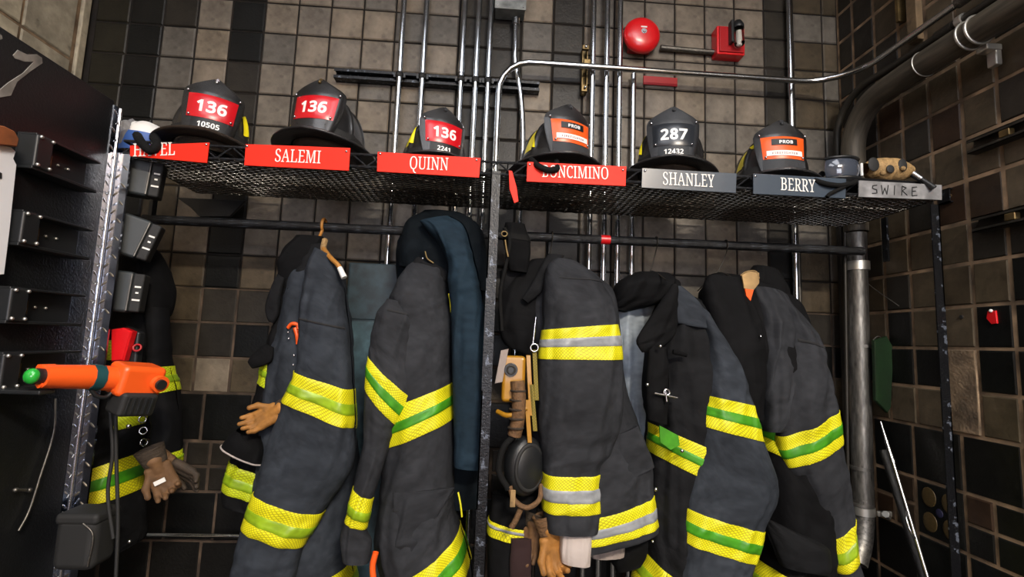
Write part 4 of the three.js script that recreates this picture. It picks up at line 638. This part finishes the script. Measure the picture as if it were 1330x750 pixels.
// coat with the pale lining
{ const t = thing('turnout_coat', 'black turnout coat hanging open on its pale blue lining', 'coat', CG);
  const b = piece(t, 'body', .30, [[860, 384, 890, 380, .04], [848, 415, 922, 408, .11], [841, 460, 932, 455, .13], [838, 505, 940, 500, .14], [841, 548, 950, 594, .14], [841, 585, 950, 636, .14], [838, 650, 955, 690, .14], [836, 714, 955, 800, .14], [822, 752, 955, 842, .14], [822, 790, 955, 870, .13]], M.coatDark, { fold: .010, sx: .03, seed: 71, crease: .012 });
  trim(b, 4, 5, 'green', { u0: .02, u1: .52 }); trim(b, 7, 8, 'lime', { u0: .02, u1: .52 });
  const s = piece(t, 'sleeve', .412, [[900, 394, 921, 408, .02], [914, 430, 938, 442, .045], [917, 472, 958, 477, .055], [915, 513, 975, 526, .058], [909, 552, 987, 572, .060], [899, 612, 1008, 637, .062], [892, 659, 990, 688, .060], [885, 701, 978, 728, .058], [881, 745, 970, 755, .055], [880, 785, 960, 795, .05]], M.coat, { fold: .006, seed: 77, cross: .003 });
  trim(s, 3, 4, 'green'); trim(s, 6, 7, 'green');
  piece(t, 'yoke', .40, [[872, 372, 884, 372, .012], [872, 392, 910, 398, .03], [872, 414, 924, 426, .035], [874, 420, 925, 430, .03]], M.coat, { fold: .003, seed: 78 });
  piece(t, 'lining', .24, [[806, 392, 852, 388, .02], [803, 420, 848, 420, .02], [808, 470, 846, 470, .02], [814, 520, 846, 520, .018], [822, 560, 845, 566, .014], [826, 580, 846, 588, .01]], M.lining, { fold: .010, sx: .025, seed: 81 });
  piece(t, 'collar', .28, [[826, 354, 868, 356, .04], [802, 368, 880, 372, .08], [797, 388, 862, 392, .07], [798, 402, 812, 406, .03]], M.coatBlack, { fold: .008, sx: .03, seed: 83 });
  piece(t, 'collar_flap', .42, [[873, 369, 880, 370, .008], [852, 402, 880, 400, .012], [830, 436, 878, 432, .014], [828, 448, 862, 450, .012], [834, 458, 842, 458, .006]], M.coatBlack, { fold: .003, seed: 84 });
  piece(t, 'front_flap', .425, [[843, 448, 866, 452, .012], [840, 500, 868, 500, .014], [842, 545, 866, 552, .012]], M.coatBlack, { fold: .004, seed: 85 });
  mk('clasp', merge([cyl(at(850, 511, .46), at(880, 517, .46), .004, .003, 8), ring(at(866, 510, .462), V(0, 0, 1), .009, .003), cyl(at(864, 505, .46), at(866, 522, .46), .004, .004, 8)]), M.steel, t);
  mk('flap_bar', merge([cyl(at(874, 457, .46), at(892, 462, .46), .008, .006, 8)]), M.coatBlack, t); mk('lining_tab', plateGeo([at(856, 553, .462), at(880, 566, .458), at(882, 578, .456), at(870, 584, .456), at(857, 574, .46)].reverse(), .004), M.green, t);
  for (const [x, y, r] of [[858, 450, .0055], [841, 500, .006], [886, 586, .006], [852, 636, .006], [848, 704, .004]]) snap(t, x, y, .465, r); rebase(t); }
hangerHook('dark wire hanger of the open coat with pale lining', 851, .3, 318, 350);

// coat nearest the corner
{ const t = thing('turnout_coat', 'black turnout coat with a tan neck tag nearest the corner pipe', 'coat', CG);
  const b = piece(t, 'body', .26, [[925, 356, 1000, 368, .06], [912, 385, 1030, 402, .13], [930, 450, 1045, 450, .15], [960, 510, 1060, 510, .15], [975, 538, 1064, 577, .15], [978, 578, 1064, 622, .15], [985, 640, 1070, 680, .15], [985, 700, 1076, 712, .145], [978, 722, 1078, 760, .14], [972, 770, 1078, 800, .14]], M.coatBlack, { fold: .010, seed: 91 });
  trim(b, 4, 5, 'green'); trim(b, 8, 9, 'lime');
  const s = piece(t, 'sleeve', .37, [[1005, 376, 1022, 386, .02], [1010, 402, 1044, 420, .05], [1016, 440, 1062, 452, .062], [1013, 490, 1073, 492, .066], [1009, 566, 1081, 530, .066], [1020, 606, 1086, 573, .064], [1041, 640, 1094, 606, .058], [1071, 703, 1103, 670, .045], [1083, 741, 1110, 724, .04], [1094, 775, 1122, 762, .038]], M.coatWarm, { fold: .007, seed: 97, cross: .004 });
  trim(s, 4, 5, 'green'); trim(s, 7, 8, 'lime'); seam(s, 2.0, { w: .04, u0: .02, u1: .36 });
  piece(t, 'front_panel', .38, [[922, 357, 962, 362, .02], [914, 380, 982, 408, .045], [924, 440, 990, 450, .05], [940, 500, 992, 508, .045], [960, 545, 990, 545, .03]], M.coatBlack, { fold: .006, seed: 98 });
  piece(t, 'chest', .37, [[978, 372, 1006, 376, .02], [984, 410, 1024, 412, .05], [988, 460, 1026, 468, .06], [990, 530, 1020, 520, .06], [992, 560, 1016, 556, .05]], M.coatWarm, { fold: .010, sx: .03, seed: 99, crease: .014 });
  piece(t, 'collar', .30, [[980, 345, 1008, 352, .03], [970, 358, 1022, 384, .05], [966, 372, 1016, 398, .04]], M.coatBlack, { fold: .005, seed: 100 });
  mk('neck_tag', plateGeo([at(963, 358, .40), at(972, 353, .40), at(985, 355, .40), at(985, 368, .40), at(978, 377, .40), at(966, 375, .40)].reverse(), .004), M.tan, t).userData.label = 'tan neck label'; mk('neck_tag', plateGeo([at(967, 376, .404), at(978, 377, .404), at(974, 391, .404), at(969, 385, .404)].reverse(), .004), M.orange, t).userData.label = 'orange neck label';
  mk('neck_loop', spline([at(962, 358, .402), at(970, 353, .404), at(982, 353, .404), at(986, 362, .404)], .0025, 16, 6), M.tan, t);
  piece(t, 'lower_fold', .40, [[992, 672, 1030, 690, .02], [1000, 700, 1074, 712, .035], [1015, 735, 1076, 745, .03]], M.coatDark, { fold: .006, seed: 102 }); snap(t, 988, 437, .435, .004); rebase(t); }
hangerHook('dark wire hanger of the corner coat', 941, .3, 318, 352);

// coat behind the charger panel
{ const t = thing('turnout_coat', 'black turnout coat half hidden behind the diamond plate trim', 'coat', CG);
  const b = piece(t, 'body', .27, [[140, 336, 190, 332, .04], [132, 420, 204, 412, .10], [126, 480, 200, 480, .11], [124, 530, 200, 516, .11], [121, 572, 188, 552, .11], [118, 611, 171, 592, .11], [111, 650, 176, 638, .11], [112, 700, 180, 690, .11], [120, 730, 178, 706, .10]], M.coatDark, { fold: .008, seed: 111 });
  trim(b, 5, 6, 'green');
  mk('reflective_trim', b.L.geo(2.95, 3.95, .003, { skirt: true, u0: .0, u1: .17 }), M.lime, b);
  const s = piece(t, 'sleeve', .30, [[190, 400, 216, 400, .04], [198, 440, 219, 440, .05], [199, 477, 220, 476, .052], [202, 513, 229, 507, .055], [203, 550, 232, 548, .055], [203, 589, 234, 585, .055], [205, 603, 235, 599, .05], [206, 625, 230, 625, .045]], M.coatBlack, { fold: .005, seed: 113 });
  trim(s, 2, 3, 'dull'); trim(s, 5, 6, 'dull');
  piece(t, 'hood', .28, [[165, 318, 196, 316, .05], [160, 342, 212, 340, .08], [168, 375, 221, 378, .085], [176, 405, 216, 411, .06]], M.coatBlack, { fold: .008, seed: 114 }); 
  piece(t, 'chest_trim', .38, [[140, 442, 153, 442, .008], [140, 455, 154, 455, .009], [140, 468, 155, 468, .008]], M.lime, { fold: .001 });
  mk('radio_mic', merge([box(.05, .10, .03, at(172, 452, .42).x, at(172, 452, .42).y, .42, .008)]), M.blackPlastic, t); mk('red_pouch', plateGeo([at(153, 430, .44), at(166, 428, .44), at(176, 432, .44), at(166, 467, .44), at(153, 468, .44)].reverse(), .02), M.redPaint, t);
  mk('emblem', merge([ring(at(178, 452, .442), V(.2, .3, 1), .010, .003)]), M.redDeep, t); mk('key_ring', merge([ring(at(185, 545, .40), V(1, .2, .6), .010, .0022), ring(at(186, 560, .40), V(.2, .1, 1), .010, .0022), ring(at(187, 575, .40), V(1, .2, .5), .010, .0022), ring(at(184, 590, .40), V(.2, .1, 1), .010, .0022)]), M.steel, t); snap(t, 167, 554, .395, .007); snap(t, 168, 704, .38, .006); rebase(t); }

// ---------------------------------------------------------------- gloves: one smooth skin over tapered bones
function smin(a, b, k) { const h = Math.max(k - Math.abs(a - b), 0) / k; return Math.min(a, b) - h * h * k * .25; }
function skin(bones, k = .008, res = 56, groups = null) {     // bones: [ax,ay,az, bx,by,bz, ra, rb, chain]
  const b = new THREE.Box3(); for (const q of bones) { for (const s of [-1, 1]) { b.expandByPoint(V(q[0] + s * q[6], q[1] + s * q[6], q[2] + s * q[6])); b.expandByPoint(V(q[3] + s * q[7], q[4] + s * q[7], q[5] + s * q[7])); } }
  const c = b.getCenter(V()), sz = b.getSize(V()), h = Math.max(sz.x, sz.y, sz.z) * .5 * 1.14; const mc = new MarchingCubes(res, new THREE.MeshStandardMaterial(), false, false, 60000); mc.isolation = 0; const f = mc.field, half = res / 2;
  for (let kz = 0; kz < res; kz++) for (let ky = 0; ky < res; ky++) for (let kx = 0; kx < res; kx++) {
    const x = c.x + h * (kx - half) / half, y = c.y + h * (ky - half) / half, z = c.z + h * (kz - half) / half; let best = 9; const ch = {};
    for (const q of bones) { const dx = q[3] - q[0], dy = q[4] - q[1], dz = q[5] - q[2], l = dx * dx + dy * dy + dz * dz; let t = ((x - q[0]) * dx + (y - q[1]) * dy + (z - q[2]) * dz) / (l || 1); t = Math.max(0, Math.min(1, t)); const d = Math.hypot(x - q[0] - dx * t, y - q[1] - dy * t, z - q[2] - dz * t) - (q[6] + (q[7] - q[6]) * t); const id = q[8] || 0; ch[id] = ch[id] === undefined ? d : smin(ch[id], d, k); }
    let d0 = ch[0] ?? 9; for (const id in ch) if (id !== '0') d0 = d0 === 9 ? ch[id] : Math.min(smin(d0, ch[id], k * .8), 9); f[kz * res * res + ky * res + kx] = -d0; }
  mc.update(); const n = mc.count; const g = new THREE.BufferGeometry(); const p = new Float32Array(mc.positionArray.slice(0, n * 3)), nn = new Float32Array(mc.normalArray.slice(0, n * 3));
  for (let i = 0; i < n; i++) { p[3 * i] = c.x + p[3 * i] * h; p[3 * i + 1] = c.y + p[3 * i + 1] * h; p[3 * i + 2] = c.z + p[3 * i + 2] * h; }
  g.setAttribute('position', new THREE.BufferAttribute(p, 3)); g.setAttribute('normal', new THREE.BufferAttribute(nn, 3)); const gg = uvBox(g); gg.computeVertexNormals(); let w = gg.clone(); w.deleteAttribute('normal'); w.deleteAttribute('uv'); w = mergeVertices(w, 1e-5); w.computeVertexNormals(); return uvBox(w);
}
function gloveBones(curl = .5) {         // hand pointing down -y, palm toward +z
  const B = []; B.push([-.028, 0, 0, -.030, -.075, 0, .020, .018, 0], [.026, 0, 0, .030, -.075, 0, .020, .018, 0], [0, 0, 0, 0, -.075, 0, .022, .020, 0], [0, .035, 0, 0, 0, 0, .036, .026, 0]);
  const fx = [-.036, -.012, .012, .035], fl = [.062, .078, .072, .055]; fx.forEach((x, i) => { const a = curl * (.8 + .15 * i), l = fl[i], y0 = -.08; const p1 = [x * 1.08, y0 - l * .5 * Math.cos(a * .6), l * .5 * Math.sin(a * .6)], p2 = [x * 1.12, p1[1] - l * .5 * Math.cos(a * 1.5), p1[2] + l * .5 * Math.sin(a * 1.5)]; B.push([x, y0 + .01, 0, ...p1, .0125, .0118, i + 1], [...p1, ...p2, .0118, .0095, i + 1]); });
  B.push([-.036, -.02, .004, -.062, -.055, .018, .015, .013, 6], [-.062, -.055, .018, -.066, -.088, .030, .013, .011, 6]); return B;
}
const gloveGeoA = skin(gloveBones(.55)), gloveGeoB = skin(gloveBones(1.1));
const cuffGlove = gridGeo(28, 8, (u, v) => { const a = u * TAU, r = .040 + .012 * v; return V(Math.cos(a) * r * 1.05, .02 + v * .07, Math.sin(a) * r * .7); }, true);
function glove(label, geo, mat, cuffMat, pos, rot, s = 1) { const t = thing('work_glove', label, 'glove'); mk('hand', geo, mat, t); mk('cuff', cuffGlove, cuffMat, t); t.position.copy(pos); t.rotation.set(...rot, 'ZYX'); t.scale.setScalar(s); return t; }
{ const p = at(357, 536, .43); glove('tan leather glove tucked between coat front and sleeve', gloveGeoA, M.orangeLeather, M.leatherDark, p, [0, -.3, -1.05], .66); }
{ const p = at(205, 608, .43); const g = glove('brown leather glove clipped below the key rings', gloveGeoB, M.leather, M.leatherDark, p, [.3, .5, .5], .72); mk('size_tag', box(.04, .018, .004, -.012, -.05, .026, .001), M.white, g); }
{ const p = at(228, 606, .38); glove('dark brown leather glove fanned beside the clipped glove', gloveGeoA, M.leatherDark, M.leather, p, [.2, -.6, .9], .66); }
{ const p = at(716, 700, .40); glove('orange brown leather glove hanging low by the middle post', gloveGeoB, M.orangeLeather, M.leather, p, [0, .3, .25], .85); }
{ const p = at(692, 690, .36); glove('orange leather glove behind the low hanging glove', gloveGeoA, M.leather, M.leatherDark, p, [.1, -.4, -.2], .7); }

// ---------------------------------------------------------------- gear hanging beside the middle post
{ const t = thing('gas_meter', 'yellow handheld gas meter in a tan sleeve by the post', 'meter'), z = .40; const c = at(668, 492, z);
  mk('case', merge([boxMM(at(652, 480, z).x, at(682, 480, z).x, at(660, 522, z).y, at(660, 462, z).y, z - .02, z + .025, .012)]), M.yellowPlastic, t);
  mk('dial', merge([cyl(V(at(663, 480, z).x, at(663, 480, z).y, z + .022), V(at(663, 480, z).x, at(663, 480, z).y, z + .034), .022, .020, 24)]), M.blackPlastic, t); mk('dial_ring', ring(V(at(663, 480, z).x, at(663, 480, z).y, z + .034), V(0, 0, 1), .012, .003), M.darkPipe, t);
  mk('sleeve', merge([spline([at(672, 495, z + .03), at(674, 520, z + .035), at(672, 548, z + .03), at(668, 566, z + .025)], .022, 30, 12)]), M.leather, t); for (let k = 0; k < 5; k++) { mk('rib', ring(at(673 - k * .8, 508 + k * 12, z + .032), V(0, 1, 0), .0225, .0035), M.leatherDark, t); }
  mk('clip', plateGeo([at(643, 498, z + .02), at(651, 456, z + .02), at(660, 454, z + .02), at(652, 496, z + .02)].reverse(), .006), M.knitDim, t); mk('strap', spline([at(646, 535, z), at(660, 540, z + .03), at(684, 530, z + .03)], .008, 20, 8), M.yellowPlastic, t); rebase(t); }
{ const t = thing('webbing_strap', 'yellow and black webbing straps with brass clips by the grey sleeve', 'strap'), z = .42; for (const [a, b, m] of [[[686, 462], [690, 540], M.yellowPlastic], [[694, 455], [697, 520], M.amber], [[690, 500], [695, 560], M.amber], [[684, 520], [688, 575], M.yellowPlastic]]) mk('webbing', plateGeo([at(a[0] - 2.5, a[1], z), at(b[0] - 2.5, b[1], z), at(b[0] + 2.5, b[1], z), at(a[0] + 2.5, a[1], z)], .004), m, t); mk('snap_hook', merge([ring(at(694, 452, z + .01), V(0, 0, 1), .012, .003), cyl(at(696, 412, z), at(692, 448, z), .0035, .0035, 8)]), M.steel, t); rebase(t); }
{ const t = thing('face_mask', 'round black breathing mask with leather straps by the post', 'mask'), z = .40, c = at(684, 606, z); const pr = [[0, .03], [.02, .032], [.045, .026], [.062, .012], [.068, 0], [.066, -.03], [.055, -.04], [0, -.042]].map(p => new THREE.Vector2(p[0], p[1])); const g = new THREE.LatheGeometry(pr, 36); g.rotateX(Math.PI / 2); g.rotateY(.5); g.scale(1, 1.35, 1); g.translate(c.x, c.y, z); mk('shell', g, M.blackPlastic, t);
  const rg = new THREE.TorusGeometry(.05, .006, 8, 36); rg.rotateY(.5); rg.scale(1, 1.35, 1); rg.translate(c.x + .008, c.y, z + .018); mk('rim', rg, M.blackRubber, t);
  mk('harness', spline([at(672, 562, z + .03), at(654, 582, z + .03), at(648, 612, z + .03), at(660, 636, z + .03)], .010, 30, 8), M.strap, t); mk('leather_strap', spline([at(662, 632, z + .03), at(668, 650, z + .035), at(684, 660, z + .04), at(700, 650, z + .03), at(703, 630, z)], .008, 30, 8), M.leather, t); mk('buckle', merge([box(.016, .05, .006, at(666, 648, z + .045).x, at(666, 648, z + .045).y, z + .045, .002)]), M.tan, t); mk('tail_strap', spline([at(676, 662, z + .03), at(670, 676, z + .035), at(664, 686, z + .035)], .009, 20, 8), M.leather, t); rebase(t); }
{ const t = thing('turnout_trousers', 'black turnout trousers with striped cuffs low by the post', 'trousers'); const b = piece(t, 'leg', .30, [[640, 640, 700, 640, .05], [638, 660, 700, 668, .06], [636, 672, 696, 684, .06], [634, 690, 692, 702, .06], [634, 780, 690, 790, .06]], M.coatBlack, { fold: .005, seed: 121 }); trim(b, 2, 3, 'silver'); piece(t, 'pocket', .37, [[664, 700, 690, 700, .012], [662, 750, 690, 752, .014], [662, 790, 690, 792, .012]], std(lin(.02, .006, .006), .9), { fold: .002 }); rebase(t); }
{ const t = thing('key_lanyard', 'black lanyard with brass clips hooked on the post', 'lanyard'), z = .44; mk('cord', spline([at(655, 296, z), at(662, 312, z), at(658, 340, z), at(650, 380, z), at(652, 430, z)], .006, 40, 8), M.strap, t); mk('clip', merge([ring(at(655, 304, z + .01), V(0, .3, 1), .009, .0025), spline([at(656, 312, z + .01), at(658, 325, z + .01), at(660, 334, z + .01)], .004, 14, 6)]), M.brass, t); mk('pouch', piece(t, 'pouch_body', .36, [[656, 290, 682, 292, .02], [654, 305, 686, 308, .04], [656, 326, 688, 330, .04], [662, 352, 684, 355, .02]], M.coatBlack, { fold: .004 }).L.geo(1, 1.4, .002, {}), M.strap, t); rebase(t); }

// ---------------------------------------------------------------- charger panel
const XP = -1.12;
{ const t = thing('equipment_panel', 'black steel side panel with grey number seven and plate trim', 'panel');
  const y1 = 2.168; mk('sheet', boxMM(XP - .02, XP, .05, y1, .53, 1.75, .003), M.blackPaint, t);
  mk('digit', plateGeo([[23, 65], [17, 72], [20, 76], [32, 80], [44, 80], [30, 95], [10, 108], [-3, 119], [-3, 127], [14, 124], [22, 106], [40, 92], [55, 82], [54, 75], [48, 71], [35, 71]].map(p => atX(p[0], p[1], XP + .001)).reverse(), .002), M.numberGrey, t).userData.label = 'grey number seven';
  mk('digit', plateGeo([[-6, 42], [2, 46], [3, 50], [-6, 54]].map(p => atX(p[0], p[1], XP + .001)), .002), M.numberGrey, t);
  // diamond plate angle at the panel's end
  const x0 = XP, z0 = .50; const treadA = boxMM(x0 - .004, x0 + .002, .05, 2.155, .503, .532); mk('edge_angle', merge([treadA]), M.tread, t); mk('edge_flange', boxMM(x0 + .002, x0 + .044, .05, 2.02, .497, .503), M.tread, t); mk('edge_bead', cyl(V(x0 + .003, .05, .507), V(x0 + .003, 2.155, .507), .004, .004, 8), M.steel, t);
  const lug = [], lug2 = []; for (let k = 0; k < 62; k++) { const y = .5 + k * .0268, g = new THREE.SphereGeometry(.010, 8, 6); g.scale(.22, 1, .32); g.rotateX(k % 2 ? .8 : -.8); g.translate(x0 + .002, y, .518 + (k % 2 ? .006 : -.006)); lug.push(g); const h = new THREE.SphereGeometry(.010, 8, 6); h.scale(.32, 1, .22); h.rotateZ(k % 2 ? .8 : -.8); h.translate(x0 + .024 + (k % 2 ? .009 : -.009), y, .503); if (y < 2.0) lug2.push(h); }
  mk('tread_lugs', merge(lug), M.steel, t).userData.kind = 'stuff'; mk('tread_lugs', merge(lug2), std(lin(.20, .17, .13), .4, { metalness: .9 }), t).userData.kind = 'stuff';  // second lugs tinted brown: a reflection put into the metal colour
  rebase(t); }
function cradle(label, px0, py0, px1, py1, hp) {         // empty charger cradle standing off the panel
  const t = thing('charger_cradle', label, 'charger'); const x = XP + .045; const a = atX(px0, py0, x), b = atX(px1, py1, x), h = hp; const z0 = b.z, z1 = a.z, y = a.y;
  mk('back_plate', boxMM(XP, XP + .01, y - h, y, z0, z1, .003), M.blackPlastic, t); mk('top_lip', boxMM(XP, x, y - .006, y, z0, z1, .002), M.blackPlastic, t); mk('tray', boxMM(XP, x, y - h, y - h + .008, z0, z1, .002), M.blackPlastic, t);
  mk('end_block', boxMM(XP, x + .004, y - h + .004, y - .002, z1 - .045, z1, .006), M.blackPlastic, t);
  for (const [dy, dz] of [[-.008, -.008], [-h + .012, -.008], [-.008, -.04], [-h + .012, -.04]]) mk('screw', ball(V(x + .005, y + dy, z1 + dz), .0045), M.clampSteel, t);
  mk('contact_plate', boxMM(XP + .01, XP + .014, y - h * .72, y - h * .32, z1 - .085, z1 - .06, .001), M.brass, t); for (const k of [.105, .135]) mk('contact_pin', ball(V(XP + .012, y - h * .5, z1 - k), .004), M.clampSteel, t); return rebase(t); }
cradle('empty black charger cradle at the top of the panel', 48, 172, 132, 205, .088);
cradle('empty black charger cradle, second from the panel top', 30, 272, 122, 294, .085);
cradle('empty black charger cradle, just above the lit torch', 14, 372, 112, 384, .085);
{ const c = cradle('black charger cradle holding the orange torch', 4, 458, 104, 466, .09); const p = at(62, 489, .81), o = c.position; const g = merge([boxMM(XP + .02, p.x + .004, p.y - .040, p.y - .030, p.z - .02, p.z + .02, .003), boxMM(XP, XP + .03, p.y - .04, p.y + .03, p.z - .02, p.z + .02, .003)]); const m = mk('holder_arm', g, M.blackPlastic, c); m.position.sub(o); }
function chargerBox(label, c, w, h, d, rz, ry) { const t = thing('battery_box', label, 'battery box'); mk('case', box(w, h, d, 0, 0, 0, .010), M.boxFace, t); mk('side_cap', box(.03, h * .94, d * .9, w / 2 + .012, 0, -.004, .006), M.blackRubber, t); mk('edge_trim', box(.004, h * .9, .004, w / 2 - .004, 0, d / 2 - .001, .001), M.emtDull, t); for (const [yy, l] of [[.018, .016], [0, .008], [-.022, .020]]) mk('marking', box(l, .005, .001, w / 2 + .014, yy, d * .45 - .0035 + .0), M.letter, t);
  t.position.copy(c); t.rotation.set(0, ry, rz, 'YXZ'); return t; }
chargerBox('black battery box under the shelf edge, topmost of three', at(172, 230, .44), .105, .118, .06, -.06, .35);
chargerBox('tilted black battery box, middle one of three', at(163, 305, .44), .112, .125, .06, -.28, .35);
chargerBox('squared black battery box, lowest of three', at(146, 378, .44), .110, .125, .06, -.05, .30);
{ const t = thing('battery_box', 'rounded black box strapped low beside the plate trim', 'battery box'); const c = at(112, 700, .55); mk('case', box(.105, .135, .09, c.x, c.y, c.z, .022), M.blackRubber, t); mk('lid', box(.108, .03, .093, c.x, c.y + .062, c.z, .012), M.blackRubber, t); mk('edge_trim', spline([V(c.x + .045, c.y - .05, c.z + .046), V(c.x + .047, c.y + .03, c.z + .046), V(c.x + .02, c.y + .055, c.z + .046)], .002, 16, 6), M.emtDull, t); rebase(t); }
// orange torch: tail held by its cradle, head swung out past the plate trim
{ const t = thing('torch', 'orange right angle firefighter torch with green tail cap', 'flashlight'); const zz = px => .84 + (px - 42) / 161 * -.24, q = (px, py) => at(px, py, zz(px)); const A = q(42, 489), B = q(203, 495), ex = B.clone().sub(A).normalize(), ez = V(0, 0, 1).addScaledVector(ex, -ex.z).normalize(), ey = ez.clone().cross(ex); if (ey.y < 0) { ey.negate(); } ez.copy(ex).cross(ey);
  const put = (g, px, py) => { const p = q(px, py); g.applyMatrix4(new THREE.Matrix4().makeBasis(ex, ey, ez).setPosition(p)); return g; };
  mk('body', merge([cyl(q(54, 489), q(118, 490), .0265, .0300, 10), cyl(q(128, 491), q(152, 492), .0300, .0315, 10)]), M.orange, t); mk('grip_band', cyl(q(116, 490), q(130, 491), .0318, .0318, 10), M.teal, t);
  for (const s of [-1, 1]) mk('tail_lug', cyl(q(50, 489 + s * 11), q(70, 489 + s * 11), .008, .009, 8), M.orange, t);
  mk('tail_cap', (() => { const g = new THREE.SphereGeometry(.0175, 20, 14); g.scale(.8, 1, 1); return put(g, 41, 489); })(), M.greenLens, t); mk('tail_ring', cyl(q(44, 489), q(56, 489), .018, .018, 16), M.blackPlastic, t);
  mk('head', put(box(.108, .080, .072, 0, 0, 0, .014), 176, 493), M.orange, t);
  mk('switch_well', put((() => { const g = new THREE.CylinderGeometry(.021, .022, .012, 22); g.rotateX(Math.PI / 2); g.translate(0, 0, .038); return g; })(), 196, 494), M.orange, t); mk('switch', put((() => { const g = new THREE.CylinderGeometry(.013, .014, .008, 18); g.rotateX(Math.PI / 2); g.translate(0, 0, .047); return g; })(), 195, 494), M.blackPlastic, t);
  mk('lens_hood', put(box(.088, .060, .062, 0, 0, 0, .010), 172, 523), M.blackRubber, t);
  for (let k = 0; k < 5; k++) mk('rib', put(box(.006, .042, .008, 0, 0, .031, .001), 156 + k * 7.5, 523), M.blackPlastic, t);
  mk('belt_clip', spline([q(118, 506), q(126, 515), q(138, 516), q(146, 509)], .005, 20, 8), M.blackPlastic, t); rebase(t); }
{ const t = thing('loose_cable', 'thin black cable looping down beside the plate trim', 'cable'); for (const pts of [[[150, 530], [151, 600], [153, 680], [150, 760]], [[143, 535], [146, 590], [140, 640], [147, 700]]]) mk('cable', spline(pts.map(p => at(p[0], p[1], .56)), .0045, 40, 8), M.blackRubber, t); rebase(t); }
{ const t = thing('loose_cable', 'grey cord hanging in a curve on the black panel', 'cable'); mk('cable', spline([[72, 518], [70, 560], [52, 620], [36, 668], [24, 690]].map(p => atX(p[0], p[1], XP + .012)), .003, 40, 6), M.emtDull, t); mk('hook', merge([cyl(atX(20, 637, XP + .005), atX(38, 637, XP + .012), .004, .004, 8), ball(atX(38, 637, XP + .012), .006), ball(atX(20, 637, XP + .012), .006)]), M.emtDull, t); rebase(t); }
{ const t = thing('notice_sheet', 'white paper sheet hung on the black panel edge', 'paper'); const x = XP + .03; mk('sheet', plateGeo([[-30, 182], [12, 192], [17, 197], [14, 206], [18, 214], [9, 300], [2, 356], [-34, 360]].map(p => atX(p[0], p[1], x)).reverse(), .004), M.paper, t); mk('clip', plateGeo([[-30, 160], [-2, 165], [10, 171], [15, 180], [13, 189], [-30, 184]].map(p => atX(p[0], p[1], x + .004)).reverse(), .012), M.cork, t); mk('print_mark', plateGeo([[-4, 222], [2, 225], [2, 232], [-4, 232]].map(p => atX(p[0], p[1], x + .006)).reverse(), .0006), M.blackRubber, t); rebase(t); }
renderer.render(scene, camera);
